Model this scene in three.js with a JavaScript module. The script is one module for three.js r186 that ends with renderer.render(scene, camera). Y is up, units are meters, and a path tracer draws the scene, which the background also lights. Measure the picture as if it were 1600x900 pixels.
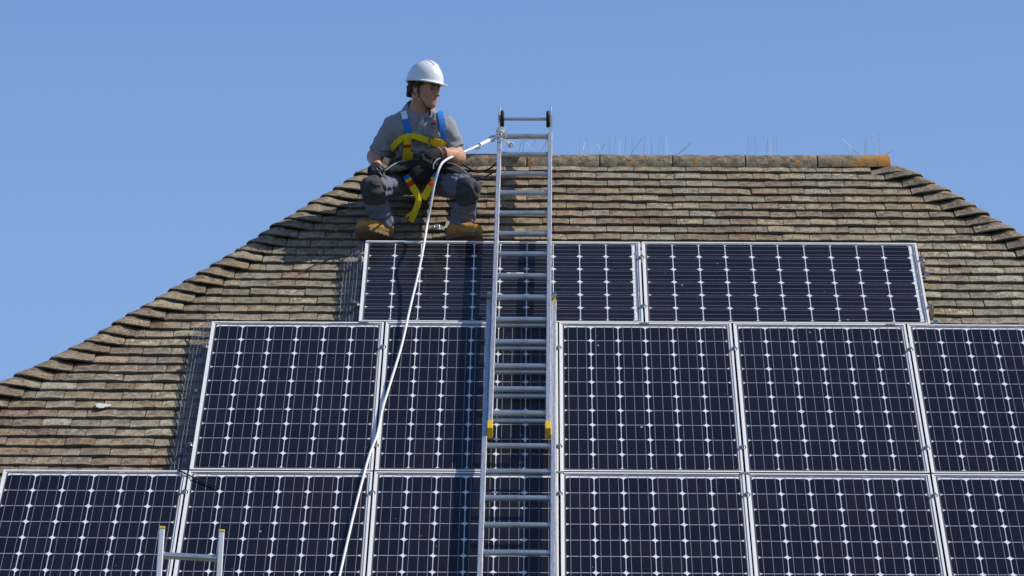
import * as THREE from 'three';
import { mergeGeometries } from 'three/addons/utils/BufferGeometryUtils.js';
import { RoundedBoxGeometry } from 'three/addons/geometries/RoundedBoxGeometry.js';

const V3 = (x, y, z) => new THREE.Vector3(x, y, z);
const lerp = THREE.MathUtils.lerp, clamp = THREE.MathUtils.clamp, sstep = THREE.MathUtils.smoothstep;
const scene = new THREE.Scene();

// ---------------------------------------------------------------- camera
const O = V3(0, 6.67, 0);                                   // a point on the glass of the roof's panels, where two rows meet
const camera = new THREE.PerspectiveCamera(8.428, 16 / 9, 0.5, 1500);
camera.position.set(-0.1323, 1.645, 20.697);
const AX = V3(-0.006095, 0.281224, -0.959623).normalize();
camera.up.set(-0.004585, 0.959623, 0.281253);
camera.lookAt(camera.position.clone().add(AX));
const RT = AX.clone().cross(camera.up).normalize(), UP = RT.clone().cross(AX).normalize();

// ---------------------------------------------------------------- sky, sun, exposure
{
  const W = 512, H = 256, d = new Float32Array(W * H * 4);
  const stops = [[-90, 0.11, 0.115, 0.09], [-3, 0.16, 0.17, 0.15], [0, 0.44, 0.58, 0.78], [6, 0.32, 0.49, 0.79], [12, 0.262, 0.437, 0.765], [16, 0.230, 0.397, 0.728], [21, 0.166, 0.32, 0.652], [35, 0.085, 0.20, 0.49], [60, 0.045, 0.12, 0.34], [90, 0.04, 0.105, 0.31]];
  const sun = V3(1.3, 1.308, 0.106).normalize();
  for (let r = 0; r < H; r++) for (let c = 0; c < W; c++) {
    const el = ((r + 0.5) / H - 0.5) * 180;
    let k = 0; while (k < stops.length - 2 && stops[k + 1][0] < el) k++;
    const t = clamp((el - stops[k][0]) / (stops[k + 1][0] - stops[k][0]), 0, 1), a = stops[k], b = stops[k + 1];
    const up = el * Math.PI / 180, az = ((c + 0.5) / W - 0.5) * 2 * Math.PI;
    const cs = Math.cos(az) * Math.cos(up) * sun.x + Math.sin(up) * sun.y + Math.sin(az) * Math.cos(up) * sun.z;
    const glow = el > 0 ? 0.5 * Math.pow(Math.max(0, cs), 24) + 0.05 * Math.max(0, cs) : 0;
    for (let i = 0; i < 3; i++) d[(r * W + c) * 4 + i] = lerp(a[i + 1], b[i + 1], t) + glow * [1, 0.96, 0.9][i];
    d[(r * W + c) * 4 + 3] = 1;
  }
  const sky = new THREE.DataTexture(d, W, H, THREE.RGBAFormat, THREE.FloatType);
  sky.mapping = THREE.EquirectangularReflectionMapping; sky.magFilter = THREE.LinearFilter; sky.needsUpdate = true;
  scene.background = sky; scene.environment = sky;
}
const sun = new THREE.DirectionalLight(new THREE.Color(1, 0.95, 0.865), 4.6);
sun.position.set(0, 8, -1).add(V3(1.3, 1.308, 0.106).normalize().multiplyScalar(40)); sun.target.position.set(0, 8, -1);
sun.castShadow = true; sun.shadow.mapSize.set(4096, 4096); sun.shadow.bias = -0.0005;
Object.assign(sun.shadow.camera, { left: -12, right: 12, top: 12, bottom: -12, near: 1, far: 90 });
scene.add(sun, sun.target);
const renderer = new THREE.WebGLRenderer({ antialias: true });
renderer.setSize(1024, 576); renderer.toneMapping = THREE.LinearToneMapping; renderer.toneMappingExposure = 1.0; renderer.shadowMap.enabled = true;

// ---------------------------------------------------------------- helpers
let seed = 1;
function rnd() { seed = (seed + 0x6d2b79f5) | 0; let t = Math.imul(seed ^ (seed >>> 15), 1 | seed); t = (t + Math.imul(t ^ (t >>> 7), 61 | t)) ^ t; return ((t ^ (t >>> 14)) >>> 0) / 4294967296; }
const rr = (a, b) => a + (b - a) * rnd();
const hash = (x, y, z) => { let h = Math.imul(x, 374761393) ^ Math.imul(y, 668265263) ^ Math.imul(z, 1274126177); h = Math.imul(h ^ (h >>> 13), 1274126177); return ((h ^ (h >>> 16)) >>> 0) / 4294967296; };
const sm = (t) => t * t * (3 - 2 * t);
function noise3(x, y, z = 0) {
  const ix = Math.floor(x), iy = Math.floor(y), iz = Math.floor(z), fx = sm(x - ix), fy = sm(y - iy), fz = sm(z - iz);
  const l = (k) => lerp(lerp(hash(ix, iy, k), hash(ix + 1, iy, k), fx), lerp(hash(ix, iy + 1, k), hash(ix + 1, iy + 1, k), fx), fy);
  return fz === 0 ? l(iz) : lerp(l(iz), l(iz + 1), fz);
}
function fbm(x, y, z = 0, n = 4) { let s = 0, a = 0.5, t = 0; for (let i = 0; i < n; i++) { s += a * noise3(x, y, z); t += a; x = x * 2.03 + 17.1; y = y * 2.03 + 5.7; z *= 2; a *= 0.5; } return s / t; }
const cc = Math.SQRT1_2;
const RF = (u, v, w = 0) => V3(O.x + u, O.y + (v + w) * cc, O.z + (w - v) * cc);      // roof slope: u along the ridge, v up the slope, w off it
const RN = V3(0, cc, cc), RV = V3(0, cc, -cc);
const rayDir = (px, py) => AX.clone().addScaledVector(RT, (px - 800) / 6106.87).addScaledVector(UP, -(py - 450) / 6106.87);
const at = (px, py, z) => { const d = rayDir(px, py); return camera.position.clone().addScaledVector(d, (z - camera.position.z) / d.z); };
const used = {};
const numbered = (n) => { const k = used[n] = (used[n] ?? -1) + 1; return k ? n + '_' + String(k).padStart(3, '0') : n; };
function tag(o, label, category, group) { o.userData.label = label; o.userData.category = category; if (group) o.userData.group = group; return o; }
function thing(name, label, category, pos, group) { const g = new THREE.Group(); g.name = numbered(name); g.position.copy(pos); scene.add(g); return tag(g, label, category, group); }
function shade(o) { o.traverse((m) => { if (m.isMesh) { m.castShadow = true; m.receiveShadow = true; } }); return o; }
function part(name, geo, mat, parent) { const m = new THREE.Mesh(Array.isArray(geo) ? mergeGeometries(geo.map((g) => g.index ? g.toNonIndexed() : g)) : geo, mat); m.name = name; parent.add(m); m.castShadow = m.receiveShadow = true; return m; }
function box(w, h, d, x = 0, y = 0, z = 0, r = 0) { const g = r ? new RoundedBoxGeometry(w, h, d, 2, r) : new THREE.BoxGeometry(w, h, d); return g.translate(x, y, z); }
function bar(a, b, r, seg = 8, r2 = r, open = false) {
  const d = b.clone().sub(a), g = new THREE.CylinderGeometry(r2, r, d.length(), seg, 1, open);
  g.applyQuaternion(new THREE.Quaternion().setFromUnitVectors(V3(0, 1, 0), d.clone().normalize())); return g.translate((a.x + b.x) / 2, (a.y + b.y) / 2, (a.z + b.z) / 2);
}
const tube = (pts, r, seg = 64, rad = 8) => new THREE.TubeGeometry(new THREE.CatmullRomCurve3(pts, false, 'centripetal'), seg, r, rad, false);
function rawGeo(pos, uv, idx, col) {
  const g = new THREE.BufferGeometry(); g.setAttribute('position', new THREE.Float32BufferAttribute(pos, 3));
  if (uv) g.setAttribute('uv', new THREE.Float32BufferAttribute(uv, 2)); if (col) g.setAttribute('color', new THREE.Float32BufferAttribute(col, 3));
  if (idx) g.setIndex(idx); g.computeVertexNormals(); return g;
}
function dataTex(W, H, f, srgb = true) {                                  // f(x, y) -> linear rgb, x and y in 0..1
  const d = new Uint8Array(W * H * 4), c = new THREE.Color();
  for (let j = 0; j < H; j++) for (let i = 0; i < W; i++) {
    const p = f((i + 0.5) / W, (j + 0.5) / H); c.setRGB(clamp(p[0], 0, 1), clamp(p[1], 0, 1), clamp(p[2], 0, 1));
    if (srgb) c.convertLinearToSRGB();
    const o = (j * W + i) * 4; d[o] = c.r * 255; d[o + 1] = c.g * 255; d[o + 2] = c.b * 255; d[o + 3] = 255;
  }
  const t = new THREE.DataTexture(d, W, H); t.magFilter = THREE.LinearFilter; t.wrapS = t.wrapT = THREE.RepeatWrapping; if (srgb) t.colorSpace = THREE.SRGBColorSpace; t.needsUpdate = true; return t;
}
const mat = (r, g, b, rough = 0.8, metal = 0, extra = {}) => new THREE.MeshPhysicalMaterial({ color: new THREE.Color().setRGB(r, g, b), roughness: rough, metalness: metal, ...extra });
const mix3 = (a, b, t) => [lerp(a[0], b[0], t), lerp(a[1], b[1], t), lerp(a[2], b[2], t)];

// ---------------------------------------------------------------- ground
{
  const g = new THREE.PlaneGeometry(2400, 2400).rotateX(-Math.PI / 2); const p = g.attributes.uv; for (let i = 0; i < p.count; i++) p.setXY(i, p.getX(i) * 600, p.getY(i) * 600);
  const t = dataTex(256, 256, (x, y) => { const n = fbm(x * 40, y * 40); return mix3([0.05, 0.075, 0.022], [0.10, 0.115, 0.045], n); });
  const m = new THREE.Mesh(g, new THREE.MeshStandardMaterial({ map: t, roughness: 1 })); m.name = 'ground'; m.receiveShadow = true; m.userData.kind = 'structure'; scene.add(m);
}

// ---------------------------------------------------------------- house and roof
const HB = V3(0.5, 0, -2.85);                                              // the house's base
const house = thing('house', 'house whose hipped roof of weathered brown clay tiles carries solar panels', 'house', HB);
const TW = -0.112;                                                         // level of the tiles' surface below the panels' glass
const GA = 0.1028, TOPV = 3.93;                                            // tile gauge, tail of the topmost course
const pl = (tab, v) => { let k = 0; while (k < tab.length - 2 && tab[k + 1][0] > v) k++; const a = tab[k], b = tab[k + 1]; return a[1] + (b[1] - a[1]) * (v - a[0]) / (b[0] - a[0]); };
const HL = [[4.04, -1.065], [3.868, -1.175], [3.538, -1.372], [3.011, -1.742], [2.511, -2.058], [1.974, -2.455], [1.511, -2.785], [1.085, -3.16], [-2.6, -6.10]], HR = [[4.035, 2.09], [3.838, 2.187], [3.471, 2.478], [2.954, 2.82], [-2.6, 6.75]];
const hipL = (v) => pl(HL, v), hipR = (v) => pl(HR, v);
const EV = -2.6;
let roof;
{
  const eL = RF(hipL(EV), EV, TW - 0.03), eR = RF(hipR(EV), EV, TW - 0.03), rL = RF(-1.09, 4.02, TW - 0.04), rR = RF(2.11, 4.02, TW - 0.04);
  const back = (p) => V3(p.x, p.y, 2 * rL.z - p.z), bL = back(eL), bR = back(eR);
  const wallMat = (() => { const t = dataTex(256, 256, (x, y) => { const n = fbm(x * 24, y * 24); return mix3([0.5, 0.47, 0.40], [0.62, 0.59, 0.52], n); }); t.repeat.set(0.5, 0.5); return new THREE.MeshStandardMaterial({ map: t, roughness: 0.95 }); })();
  const ins = 0.45, hy = eL.y - 0.12, x0 = eL.x + ins - HB.x, x1 = eR.x - ins - HB.x, z0 = bL.z + ins - HB.z, z1 = eL.z - ins - HB.z;
  part('wall', [box(x1 - x0, hy, 0.3, (x0 + x1) / 2, hy / 2, z1 - 0.15), box(x1 - x0, hy, 0.3, (x0 + x1) / 2, hy / 2, z0 + 0.15), box(0.3, hy, z1 - z0 - 0.6, x0 + 0.15, hy / 2, (z0 + z1) / 2), box(0.3, hy, z1 - z0 - 0.6, x1 - 0.15, hy / 2, (z0 + z1) / 2)], wallMat, house);
  part('soffit', box(eR.x - eL.x - 0.1, 0.03, eL.z - bL.z - 0.1, (eL.x + eR.x) / 2 - HB.x, eL.y - 0.06, (eL.z + bL.z) / 2 - HB.z), mat(0.6, 0.6, 0.58, 0.7), house);
  const gut = mat(0.03, 0.03, 0.03, 0.5);
  part('gutter', new THREE.CylinderGeometry(0.06, 0.06, eR.x - eL.x, 12, 1, true, 0, Math.PI).rotateZ(Math.PI / 2).rotateX(Math.PI / 2).translate((eL.x + eR.x) / 2 - HB.x, eL.y - 0.06, eL.z + 0.055 - HB.z), gut, house);
  const q = (...ps) => { const pos = []; for (let i = 1; i < ps.length - 1; i++) for (const p of [ps[0], ps[i], ps[i + 1]]) pos.push(p.x - HB.x, p.y, p.z - HB.z); const g = rawGeo(pos, new Array(pos.length / 3 * 2).fill(0)); return g; };
  const lp = HL.slice(1).map(([v, u]) => RF(u + 0.03, v, TW - 0.045)), rp = HR.slice(1).map(([v, u]) => RF(u - 0.03, v, TW - 0.045)); lp[lp.length - 1].copy(eL); rp[rp.length - 1].copy(eR);
  const mid = RF(0.5, 4.02, TW - 0.04);
  const deck = [q(mid, rL, ...lp, ...[...rp].reverse(), rR), q(mid, rR, ...rp.map(back), ...lp.map(back).reverse(), rL)]; for (let i = 0; i < lp.length - 1; i++) deck.push(q(lp[i], lp[i + 1], back(lp[i + 1]), back(lp[i]))); for (let i = 0; i < rp.length - 1; i++) deck.push(q(rp[i + 1], rp[i], back(rp[i]), back(rp[i + 1])));
  
  const roofPart = part('roof', deck, mat(0.035, 0.03, 0.026, 0.95), house);
  roof = roofPart;
}

// 28 tile faces in one texture, each about 0.165 x 0.15 m, tail at the bottom
const tileHeights = [];
const tileTex = dataTex(2048, 1024, (x, y) => {
  const cx = Math.floor(x * 7), cy = Math.floor(y * 4), k = cy * 7 + cx, fx = x * 7 - cx, fy = y * 4 - cy, X = fx * 0.165, Y = fy * 0.15, s = k * 9.7;
  const big = fbm(X * 18 + s, Y * 20 + s, 0, 4), str = fbm(X * 40 + s * 2, Y * 44 + 3, 0, 4), fine = fbm(X * 190 + s, Y * 190, 0, 3), grain = hash(Math.floor(x * 2048), Math.floor(y * 1024), 7);
  let c = mix3([0.185, 0.152, 0.113], [0.265, 0.230, 0.175], sstep(big, 0.25, 0.75));
  const hue = hash(k, 3, 3); c = mix3(c, [0.20, 0.145, 0.105], hue * 0.5);
  const pur = sstep(fbm(X * 24 + s + 40, Y * 24 + s, 0, 4), 0.50, 0.59) * (0.3 + 0.7 * hash(k, 1, 1));
  c = mix3(c, [0.115, 0.074, 0.057], pur * 0.85);
  const vis = sstep(fy, 0.05, 0.25) * (1 - sstep(fy, 0.55, 0.75));
  const lich = sstep(str, 0.48, 0.60) * (0.35 + 0.65 * vis) * (0.3 + 0.7 * hash(k, 2, 2));
  c = mix3(c, [0.43, 0.385, 0.28], lich * 0.75);
  const tail = 1 - sstep(fy, 0.03 + 0.08 * str, 0.14 + 0.1 * str); c = mix3(c, [0.27, 0.255, 0.205], tail * 0.5);
  const spot = sstep(fbm(X * 95 + s, Y * 95 + 9, 0, 2), 0.70, 0.78); c = mix3(c, [0.07, 0.06, 0.05], spot * 0.8);
  const wspot = sstep(fbm(X * 120 + s + 7, Y * 120 + 19, 0, 2), 0.74, 0.80); c = mix3(c, [0.5, 0.48, 0.40], wspot * 0.45);
  const g = 0.84 + 0.46 * fine + 0.12 * grain; return [c[0] * g, c[1] * g, c[2] * g];
});
const tileBump = dataTex(1024, 512, (x, y) => { const n = 0.6 * fbm(x * 7 * 12, y * 4 * 12, 0, 4) + 0.4 * fbm(x * 300, y * 150, 0, 2); return [n, n, n]; }, false);
const tileMat = new THREE.MeshStandardMaterial({ map: tileTex, bumpMap: tileBump, bumpScale: 0.006, roughness: 0.93, vertexColors: true });

function tileGeo(kind) {                                                   // local: x across, y up the slope from the tail, z off it
  const w = rr(0.1592, 0.1625), L = 0.155, t = rr(0.018, 0.022), N = 5, cam = rr(-0.0015, 0.004), tw = rr(-0.0022, 0.0022), k = Math.floor(rnd() * 28), cx = k % 7, cy = Math.floor(k / 7);
  const base = kind === 0 ? [1.04, 0.985, 0.88] : kind === 1 ? [0.95, 0.84, 0.70] : [0.84, 0.69, 0.59];
  const b = rr(0.83, 1.17), col3 = [base[0] * b * rr(0.96, 1.04), base[1] * b, base[2] * b * rr(0.94, 1.06)];
  const pos = [], uv = [], col = [], idx = [];
  const nib = [...Array(N)].map(() => rr(-0.0022, 0.0018));
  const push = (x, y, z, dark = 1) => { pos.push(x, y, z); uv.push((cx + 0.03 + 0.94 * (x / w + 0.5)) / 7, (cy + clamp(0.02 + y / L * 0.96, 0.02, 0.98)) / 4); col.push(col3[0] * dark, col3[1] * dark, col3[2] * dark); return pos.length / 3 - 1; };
  const zc = (i) => { const s = 2 * i / (N - 1) - 1; return cam * (1 - s * s) + tw * s + nib[i] * 0.5; };
  const X = (i) => (i / (N - 1) - 0.5) * w;
  const rows = [[0, -0.0022], [0.0045, 0], [L, -0.001]];
  const top = rows.map(([y, dz], r) => [...Array(N)].map((_, i) => push(X(i), y + (r < 2 ? nib[i] : 0), zc(i) * (r < 2 ? 1 : 0.6) + dz)));
  for (let r = 0; r < 2; r++) for (let i = 0; i < N - 1; i++) idx.push(top[r][i], top[r][i + 1], top[r + 1][i + 1], top[r][i], top[r + 1][i + 1], top[r + 1][i]);
  const mossShade = [0.55, 0.56, 0.5];
  const f0 = [...Array(N)].map((_, i) => push(X(i), nib[i], zc(i) - 0.0022, 0.55)), f1 = [...Array(N)].map((_, i) => push(X(i), nib[i] + 0.001, zc(i) - t, 0.38));  // tail face: vertex colour darkened for moss and for painted-in shade
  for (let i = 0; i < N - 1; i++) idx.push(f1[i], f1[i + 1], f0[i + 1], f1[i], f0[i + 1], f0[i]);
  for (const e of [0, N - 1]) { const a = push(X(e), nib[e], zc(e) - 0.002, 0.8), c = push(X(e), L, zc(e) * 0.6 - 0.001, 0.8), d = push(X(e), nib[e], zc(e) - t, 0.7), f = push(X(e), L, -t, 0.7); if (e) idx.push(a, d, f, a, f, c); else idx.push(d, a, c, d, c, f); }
  return rawGeo(pos, uv, idx, col);
}
const TP = 0.1648, wingL = [...Array(80)].map(() => rr(0.20, 0.25)), wingR = [...Array(80)].map(() => rr(0.19, 0.24));
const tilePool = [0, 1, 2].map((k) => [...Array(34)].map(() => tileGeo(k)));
const inFrame = (p) => { const d = p.clone().sub(camera.position), z = d.dot(AX); const x = 800 + 6106.87 * d.dot(RT) / z, y = 450 - 6106.87 * d.dot(UP) / z; return x > -10 && x < 1610 && y > -10 && y < 910; };
const underPanels = (u, v, m) => (v < 2.673 - m && v > 1.67 && u > -1.17 + m && u < 2.17 - m) || (v <= 1.67 - m && v > 0 && u > -2.02 + m && u < 3.03 - m) || (v <= 0 - m && v > -1.67 + m && u > -3.03 + m && u < 3.03 - m);
{
  const spots = [];
  const nRows = Math.floor((TOPV - EV) / GA) + 1;
  for (let k = 0; k < nRows; k++) {
    const v = TOPV - k * GA, a = hipL(v) + wingL[k], b = hipR(v) - wingR[k], off = (k % 2 ? 0.148 : 0.148 + 0.0825) + rr(-0.014, 0.014);
    const list = []; let n0 = Math.ceil((a + 0.05 - off) / TP), n1 = Math.floor((b - 0.05 - off) / TP);
    list.push([(a + off + n0 * TP) / 2, (off + n0 * TP - a) / TP]);
    for (let n = n0; n < n1; n++) list.push([off + (n + 0.5) * TP, 1]);
    list.push([(b + off + n1 * TP) / 2, (b - off - n1 * TP) / TP]);
    for (let [u, wide] of list) {
      u += rr(-0.001, 0.001);
      if (underPanels(u, v, 0.3)) continue;
      const light = sstep(fbm(u * 0.8 + 3, v * 0.9 + 8, 0, 3) + 0.16 * sstep(u, -0.6, 1.0) - 0.15 * (1 - sstep(u, -2.6, -1.0)), 0.38, 0.68);
      const kind = rnd() < light ? 0 : rnd() < 0.7 ? 1 : 2;
      const p = RF(u, v + rr(-0.003, 0.003), TW + 0.007 + rr(-0.0012, 0.002) + 0.006 * (fbm(u * 1.2, v * 1.2 + 30) - 0.5));
      const q = new THREE.Quaternion().setFromEuler(new THREE.Euler(-Math.PI / 4 - 0.165 + rr(-0.014, 0.014), rr(-0.010, 0.010), rr(-0.012, 0.012), 'XYZ'));
      spots.push({ p, q, w: V3(wide, 1, 1), geo: tilePool[kind][Math.floor(rnd() * 34)], seen: inFrame(p) && !underPanels(u, v, 0.05), d: p.distanceTo(camera.position) });
    }
  }
  const seen = spots.filter((s) => s.seen).sort((a, b) => a.d - b.d), single = new Set(seen.slice(0, 290));
  const rest = [];
  for (const s of spots) {
    const p = s.p.clone().sub(HB);
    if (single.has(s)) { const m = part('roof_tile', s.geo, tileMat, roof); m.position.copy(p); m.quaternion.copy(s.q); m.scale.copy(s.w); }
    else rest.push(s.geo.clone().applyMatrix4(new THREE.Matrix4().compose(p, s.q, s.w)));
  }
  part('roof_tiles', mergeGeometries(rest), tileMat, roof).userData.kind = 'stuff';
  // tile courses on the slopes round the corners
  const far = [];
  for (const [sgn, x0] of [[-1, 0], [1, 0]]) for (let k = 0; k < nRows; k++) {
    const v = TOPV - k * GA, uh = sgn < 0 ? hipL(v) : hipR(v), p0 = RF(uh, v, TW), zr = RF(0, 4.0, TW).z, half = p0.z - zr;
    for (let n = 0; n < 2 * half / 0.1655 - 0.5; n++) {
      const z = p0.z - 0.235 - n * 0.1655 - (k % 2) * 0.08, q = new THREE.Quaternion().setFromEuler(new THREE.Euler(-Math.PI / 4 - 0.135, 0, 0));
      if (z < zr - half + 0.05) continue;
      q.premultiply(new THREE.Quaternion().setFromAxisAngle(V3(0, 1, 0), sgn * Math.PI / 2));
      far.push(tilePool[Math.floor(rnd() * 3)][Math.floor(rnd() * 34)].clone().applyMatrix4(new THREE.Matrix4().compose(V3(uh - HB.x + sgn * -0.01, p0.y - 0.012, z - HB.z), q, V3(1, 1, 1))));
    }
  }
  part('side_slope_tiles', mergeGeometries(far), tileMat, roof).userData.kind = 'stuff';
}
// bonnet hip tiles: an arch that laps from one slope over the corner to the other
const hipVariants = 28;
function bonnetGeo(sgn, front, L = 1.62) {
  // local frame: x along the eaves (outwards = sgn), y up, z towards the viewer; the origin is on the hip line at the tile's tail
  const N = 15, t = rr(0.013, 0.016), lift = rr(0.028, 0.038), cx = Math.floor(rnd() * 6), cy = Math.floor(rnd() * 4), side = 0.21;
  const nA = V3(0, cc, cc), nB = V3(sgn * cc, cc, 0), dA = V3(0, cc, -cc).multiplyScalar(GA), dB = V3(-sgn * cc, cc, 0).multiplyScalar(GA), dH = V3(-sgn * cc, cc, -cc).multiplyScalar(GA);
  const b0 = rr(0.78, 1.1), tint = rnd() < 0.5 ? [0.95 * b0, 0.86 * b0, 0.74 * b0] : [0.88 * b0, 0.76 * b0, 0.65 * b0];
  const wob = [...Array(N)].map(() => rr(-0.003, 0.003));
  const ks = 0.38, ka = 0.30;                                              // where the wings end and the round corner begins
  function point(s, y, dz) {                                               // s 0..1 round the corner, y in courses up from the tail
    let p;
    if (s < ks) p = V3(-sgn * front * lerp(1, ka, s / ks), 0, 0);
    else if (s > 1 - ks) p = V3(0, 0, -side * lerp(ka, 1, (s - 1 + ks) / ks));
    else { const q = (s - ks) / (1 - 2 * ks); p = V3(-sgn * front * ka * (1 - q) ** 2 + sgn * 0.016 * 2 * q * (1 - q), 0, -side * ka * q * q + 0.016 * 2 * q * (1 - q)); }
    const k = sstep(s, 0.12, 0.5) * (1 - sstep(s, 0.5, 0.88)), far = Math.abs(2 * s - 1), hump = 1.03 - Math.sqrt(far * far * 1.05 + 0.012) ** 1.15;
    const n = nA.clone().lerp(nB, sstep(s, 0.3, 0.7)).normalize();
    const dir = s < 0.5 ? dA.clone().lerp(dH, k) : dB.clone().lerp(dH, k);
    p.addScaledVector(dir, y).addScaledVector(n, 0.010 + Math.max(0, hump) * lift - y * lerp(0.017, lift * 0.52, clamp(hump, 0, 1)) + dz);
    if (y < 0.06) p.addScaledVector(dir, wob[Math.round(s * (N - 1))] / GA);
    return p;
  }
  const pos = [], uv = [], col = [], idx = [];
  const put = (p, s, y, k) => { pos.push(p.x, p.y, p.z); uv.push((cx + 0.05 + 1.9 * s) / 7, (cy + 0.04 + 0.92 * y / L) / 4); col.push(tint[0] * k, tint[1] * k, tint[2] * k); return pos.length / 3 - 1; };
  const rowAt = (y, dz, k) => [...Array(N)].map((_, i) => put(point(i / (N - 1), y, dz), i / (N - 1), y, k));
  const strip = (a, b) => { for (let i = 0; i < N - 1; i++) idx.push(a[i], a[i + 1], b[i + 1], a[i], b[i + 1], b[i]); };
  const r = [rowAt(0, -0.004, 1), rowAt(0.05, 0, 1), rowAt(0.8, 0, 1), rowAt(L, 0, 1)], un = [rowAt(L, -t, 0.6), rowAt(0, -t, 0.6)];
  strip(r[0], r[1]); strip(r[1], r[2]); strip(r[2], r[3]); strip(un[0], un[1]); strip(rowAt(0, -t, 0.38), rowAt(0, -0.004, 0.55));  // tail edge carries the same moss and painted-in shade as the flat tiles
  for (const i of [0, N - 1]) idx.push(r[0][i], un[1][i], un[0][i], r[0][i], un[0][i], r[3][i]);
  return rawGeo(pos, uv, idx, col);
}
const hipMat = tileMat.clone(); hipMat.side = THREE.DoubleSide;
for (const sgn of [-1, 1]) for (let k = 1; k < 56; k++) {
  const v = TOPV - k * GA, u = sgn < 0 ? hipL(v) : hipR(v);
  if (v < EV) break;
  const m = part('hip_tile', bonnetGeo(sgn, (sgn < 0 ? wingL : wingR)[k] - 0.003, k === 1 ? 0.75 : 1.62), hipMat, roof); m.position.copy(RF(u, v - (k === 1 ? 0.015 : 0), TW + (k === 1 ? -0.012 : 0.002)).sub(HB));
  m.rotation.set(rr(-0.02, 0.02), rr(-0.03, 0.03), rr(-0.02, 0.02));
}
// ridge
const ridgeTex = (orange) => dataTex(512, 256, (x, y) => {
  const X = x * 0.46, Y = y * 0.3, s = orange * 50;
  let c = mix3([0.20, 0.15, 0.092], [0.32, 0.255, 0.162], sstep(fbm(X * 22 + s, Y * 22, 0, 5), 0.3, 0.7));
  c = mix3(c, [0.40, 0.36, 0.26], sstep(fbm(X * 45 + s, Y * 45 + 9, 0, 4), 0.58, 0.72) * 0.45);
  c = mix3(c, [0.09, 0.08, 0.055], sstep(fbm(X * 35 + s + 4, Y * 35 + 3, 0, 4), 0.56, 0.7) * 0.7);
  c = mix3(c, [0.56, 0.235, 0.035], sstep(0.75 * fbm(X * 15 + s + 14, Y * 15 + 23, 0, 5) + 0.25 * fbm(X * 70, Y * 70 + 11, 0, 3) + orange * (0.15 + 0.85 * x) * 0.40, 0.62, 0.74) * 0.85);
  const g = 0.7 + 0.6 * fbm(X * 300, Y * 300, 0, 2); return c.map((q) => q * g);
});
const ridgeMats = [0.0, 0.03, 0.06, 0.85].map((o) => new THREE.MeshStandardMaterial({ map: ridgeTex(o), bumpMap: tileBump, bumpScale: 0.006, roughness: 0.95, side: THREE.DoubleSide }));
function ridgeGeo(len, r, shift) {
  const N = 14, pos = [], uv = [], idx = [], th = 0.016, a0 = -0.02 * Math.PI;
  const xs = [0, 0.006, len * 0.33, len * 0.66, len - 0.006, len], rows = [];
  const wob = xs.map(() => rr(-0.0025, 0.0025));
  xs.forEach((x, j) => { const rw = []; for (let i = 0; i <= N; i++) { const a = a0 + (Math.PI - 2 * a0) * i / N, R = r - (j === 0 || j === xs.length - 1 ? 0.004 : 0) + wob[j]; pos.push(x, R * Math.sin(a) * 0.98, -R * Math.cos(a)); uv.push(x / len + shift, i / N); rw.push(pos.length / 3 - 1); } rows.push(rw); });
  for (const [x, R] of [[len, r - th], [0, r - th]]) { const rw = []; for (let i = 0; i <= N; i++) { const a = a0 + (Math.PI - 2 * a0) * i / N; pos.push(x, R * Math.sin(a) * 0.98, -R * Math.cos(a)); uv.push(x / len, i / N); rw.push(pos.length / 3 - 1); } rows.push(rw); }
  rows.push(rows[0]);
  for (let j = 0; j < rows.length - 1; j++) for (let i = 0; i < N; i++) { const a = rows[j], b = rows[j + 1]; idx.push(a[i], b[i], b[i + 1], a[i], b[i + 1], a[i + 1]); }
  return rawGeo(pos, uv, idx);
}
{
  const joints = [-1.16, -0.655, -0.194, 0.268, 0.729, 1.19, 1.647, 2.115], rc = V3(0, O.y + 2.693, -2.94);     // centre line of the half-round ridge tiles
  const mortar = [];
  for (let i = 0; i < joints.length - 1; i++) {
    const m = part('ridge_tile', ridgeGeo(joints[i + 1] - joints[i] - 0.007, 0.105, i === 6 ? 0 : i * 0.37), ridgeMats[[0, 0, 1, 2, 1, 2, 3][i]], roof);
    m.position.set(joints[i] + 0.0035 - HB.x, rc.y - 0.012 + (i === 6 ? 0.004 : rr(-0.002, 0.002)), rc.z - 0.0 - HB.z); m.rotation.set(rr(-0.03, 0.03), 0, i === 6 ? 0.012 : rr(-0.004, 0.004));
    if (i) mortar.push(new THREE.CylinderGeometry(0.097, 0.097, 0.03, 16, 1, false, 0, Math.PI).rotateZ(Math.PI / 2).translate(joints[i] - HB.x, rc.y - 0.012, rc.z - HB.z));
  }
  part('mortar', [...mortar, box(3.2, 0.09, 0.10, 0.478 - HB.x, rc.y - 0.03, rc.z - HB.z)], mat(0.15, 0.125, 0.09, 1), roof);
  const pts = []; for (let i = 0; i < 18; i++) { const a = i / 18 * 2 * Math.PI, r = 1 + 0.22 * Math.sin(3 * a + 1) + 0.12 * Math.sin(7 * a); pts.push(new THREE.Vector2(0.038 * r * Math.cos(a), 0.026 * r * Math.sin(a))); }
  const lp = part('lichen_patch', new THREE.ExtrudeGeometry(new THREE.Shape(pts), { depth: 0.002, bevelEnabled: true, bevelSize: 0.004, bevelThickness: 0.002, bevelSegments: 2 }), new THREE.MeshStandardMaterial({ color: new THREE.Color(0.62, 0.62, 0.55), bumpMap: tileBump, bumpScale: 0.004, roughness: 1 }), roof);
  lp.position.copy(RF(-2.579, 0.85, TW + 0.014).sub(HB)); lp.rotation.x = -Math.PI / 4 - 0.13; lp.userData.label = 'whitish lichen patch on a tile';
}

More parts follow.
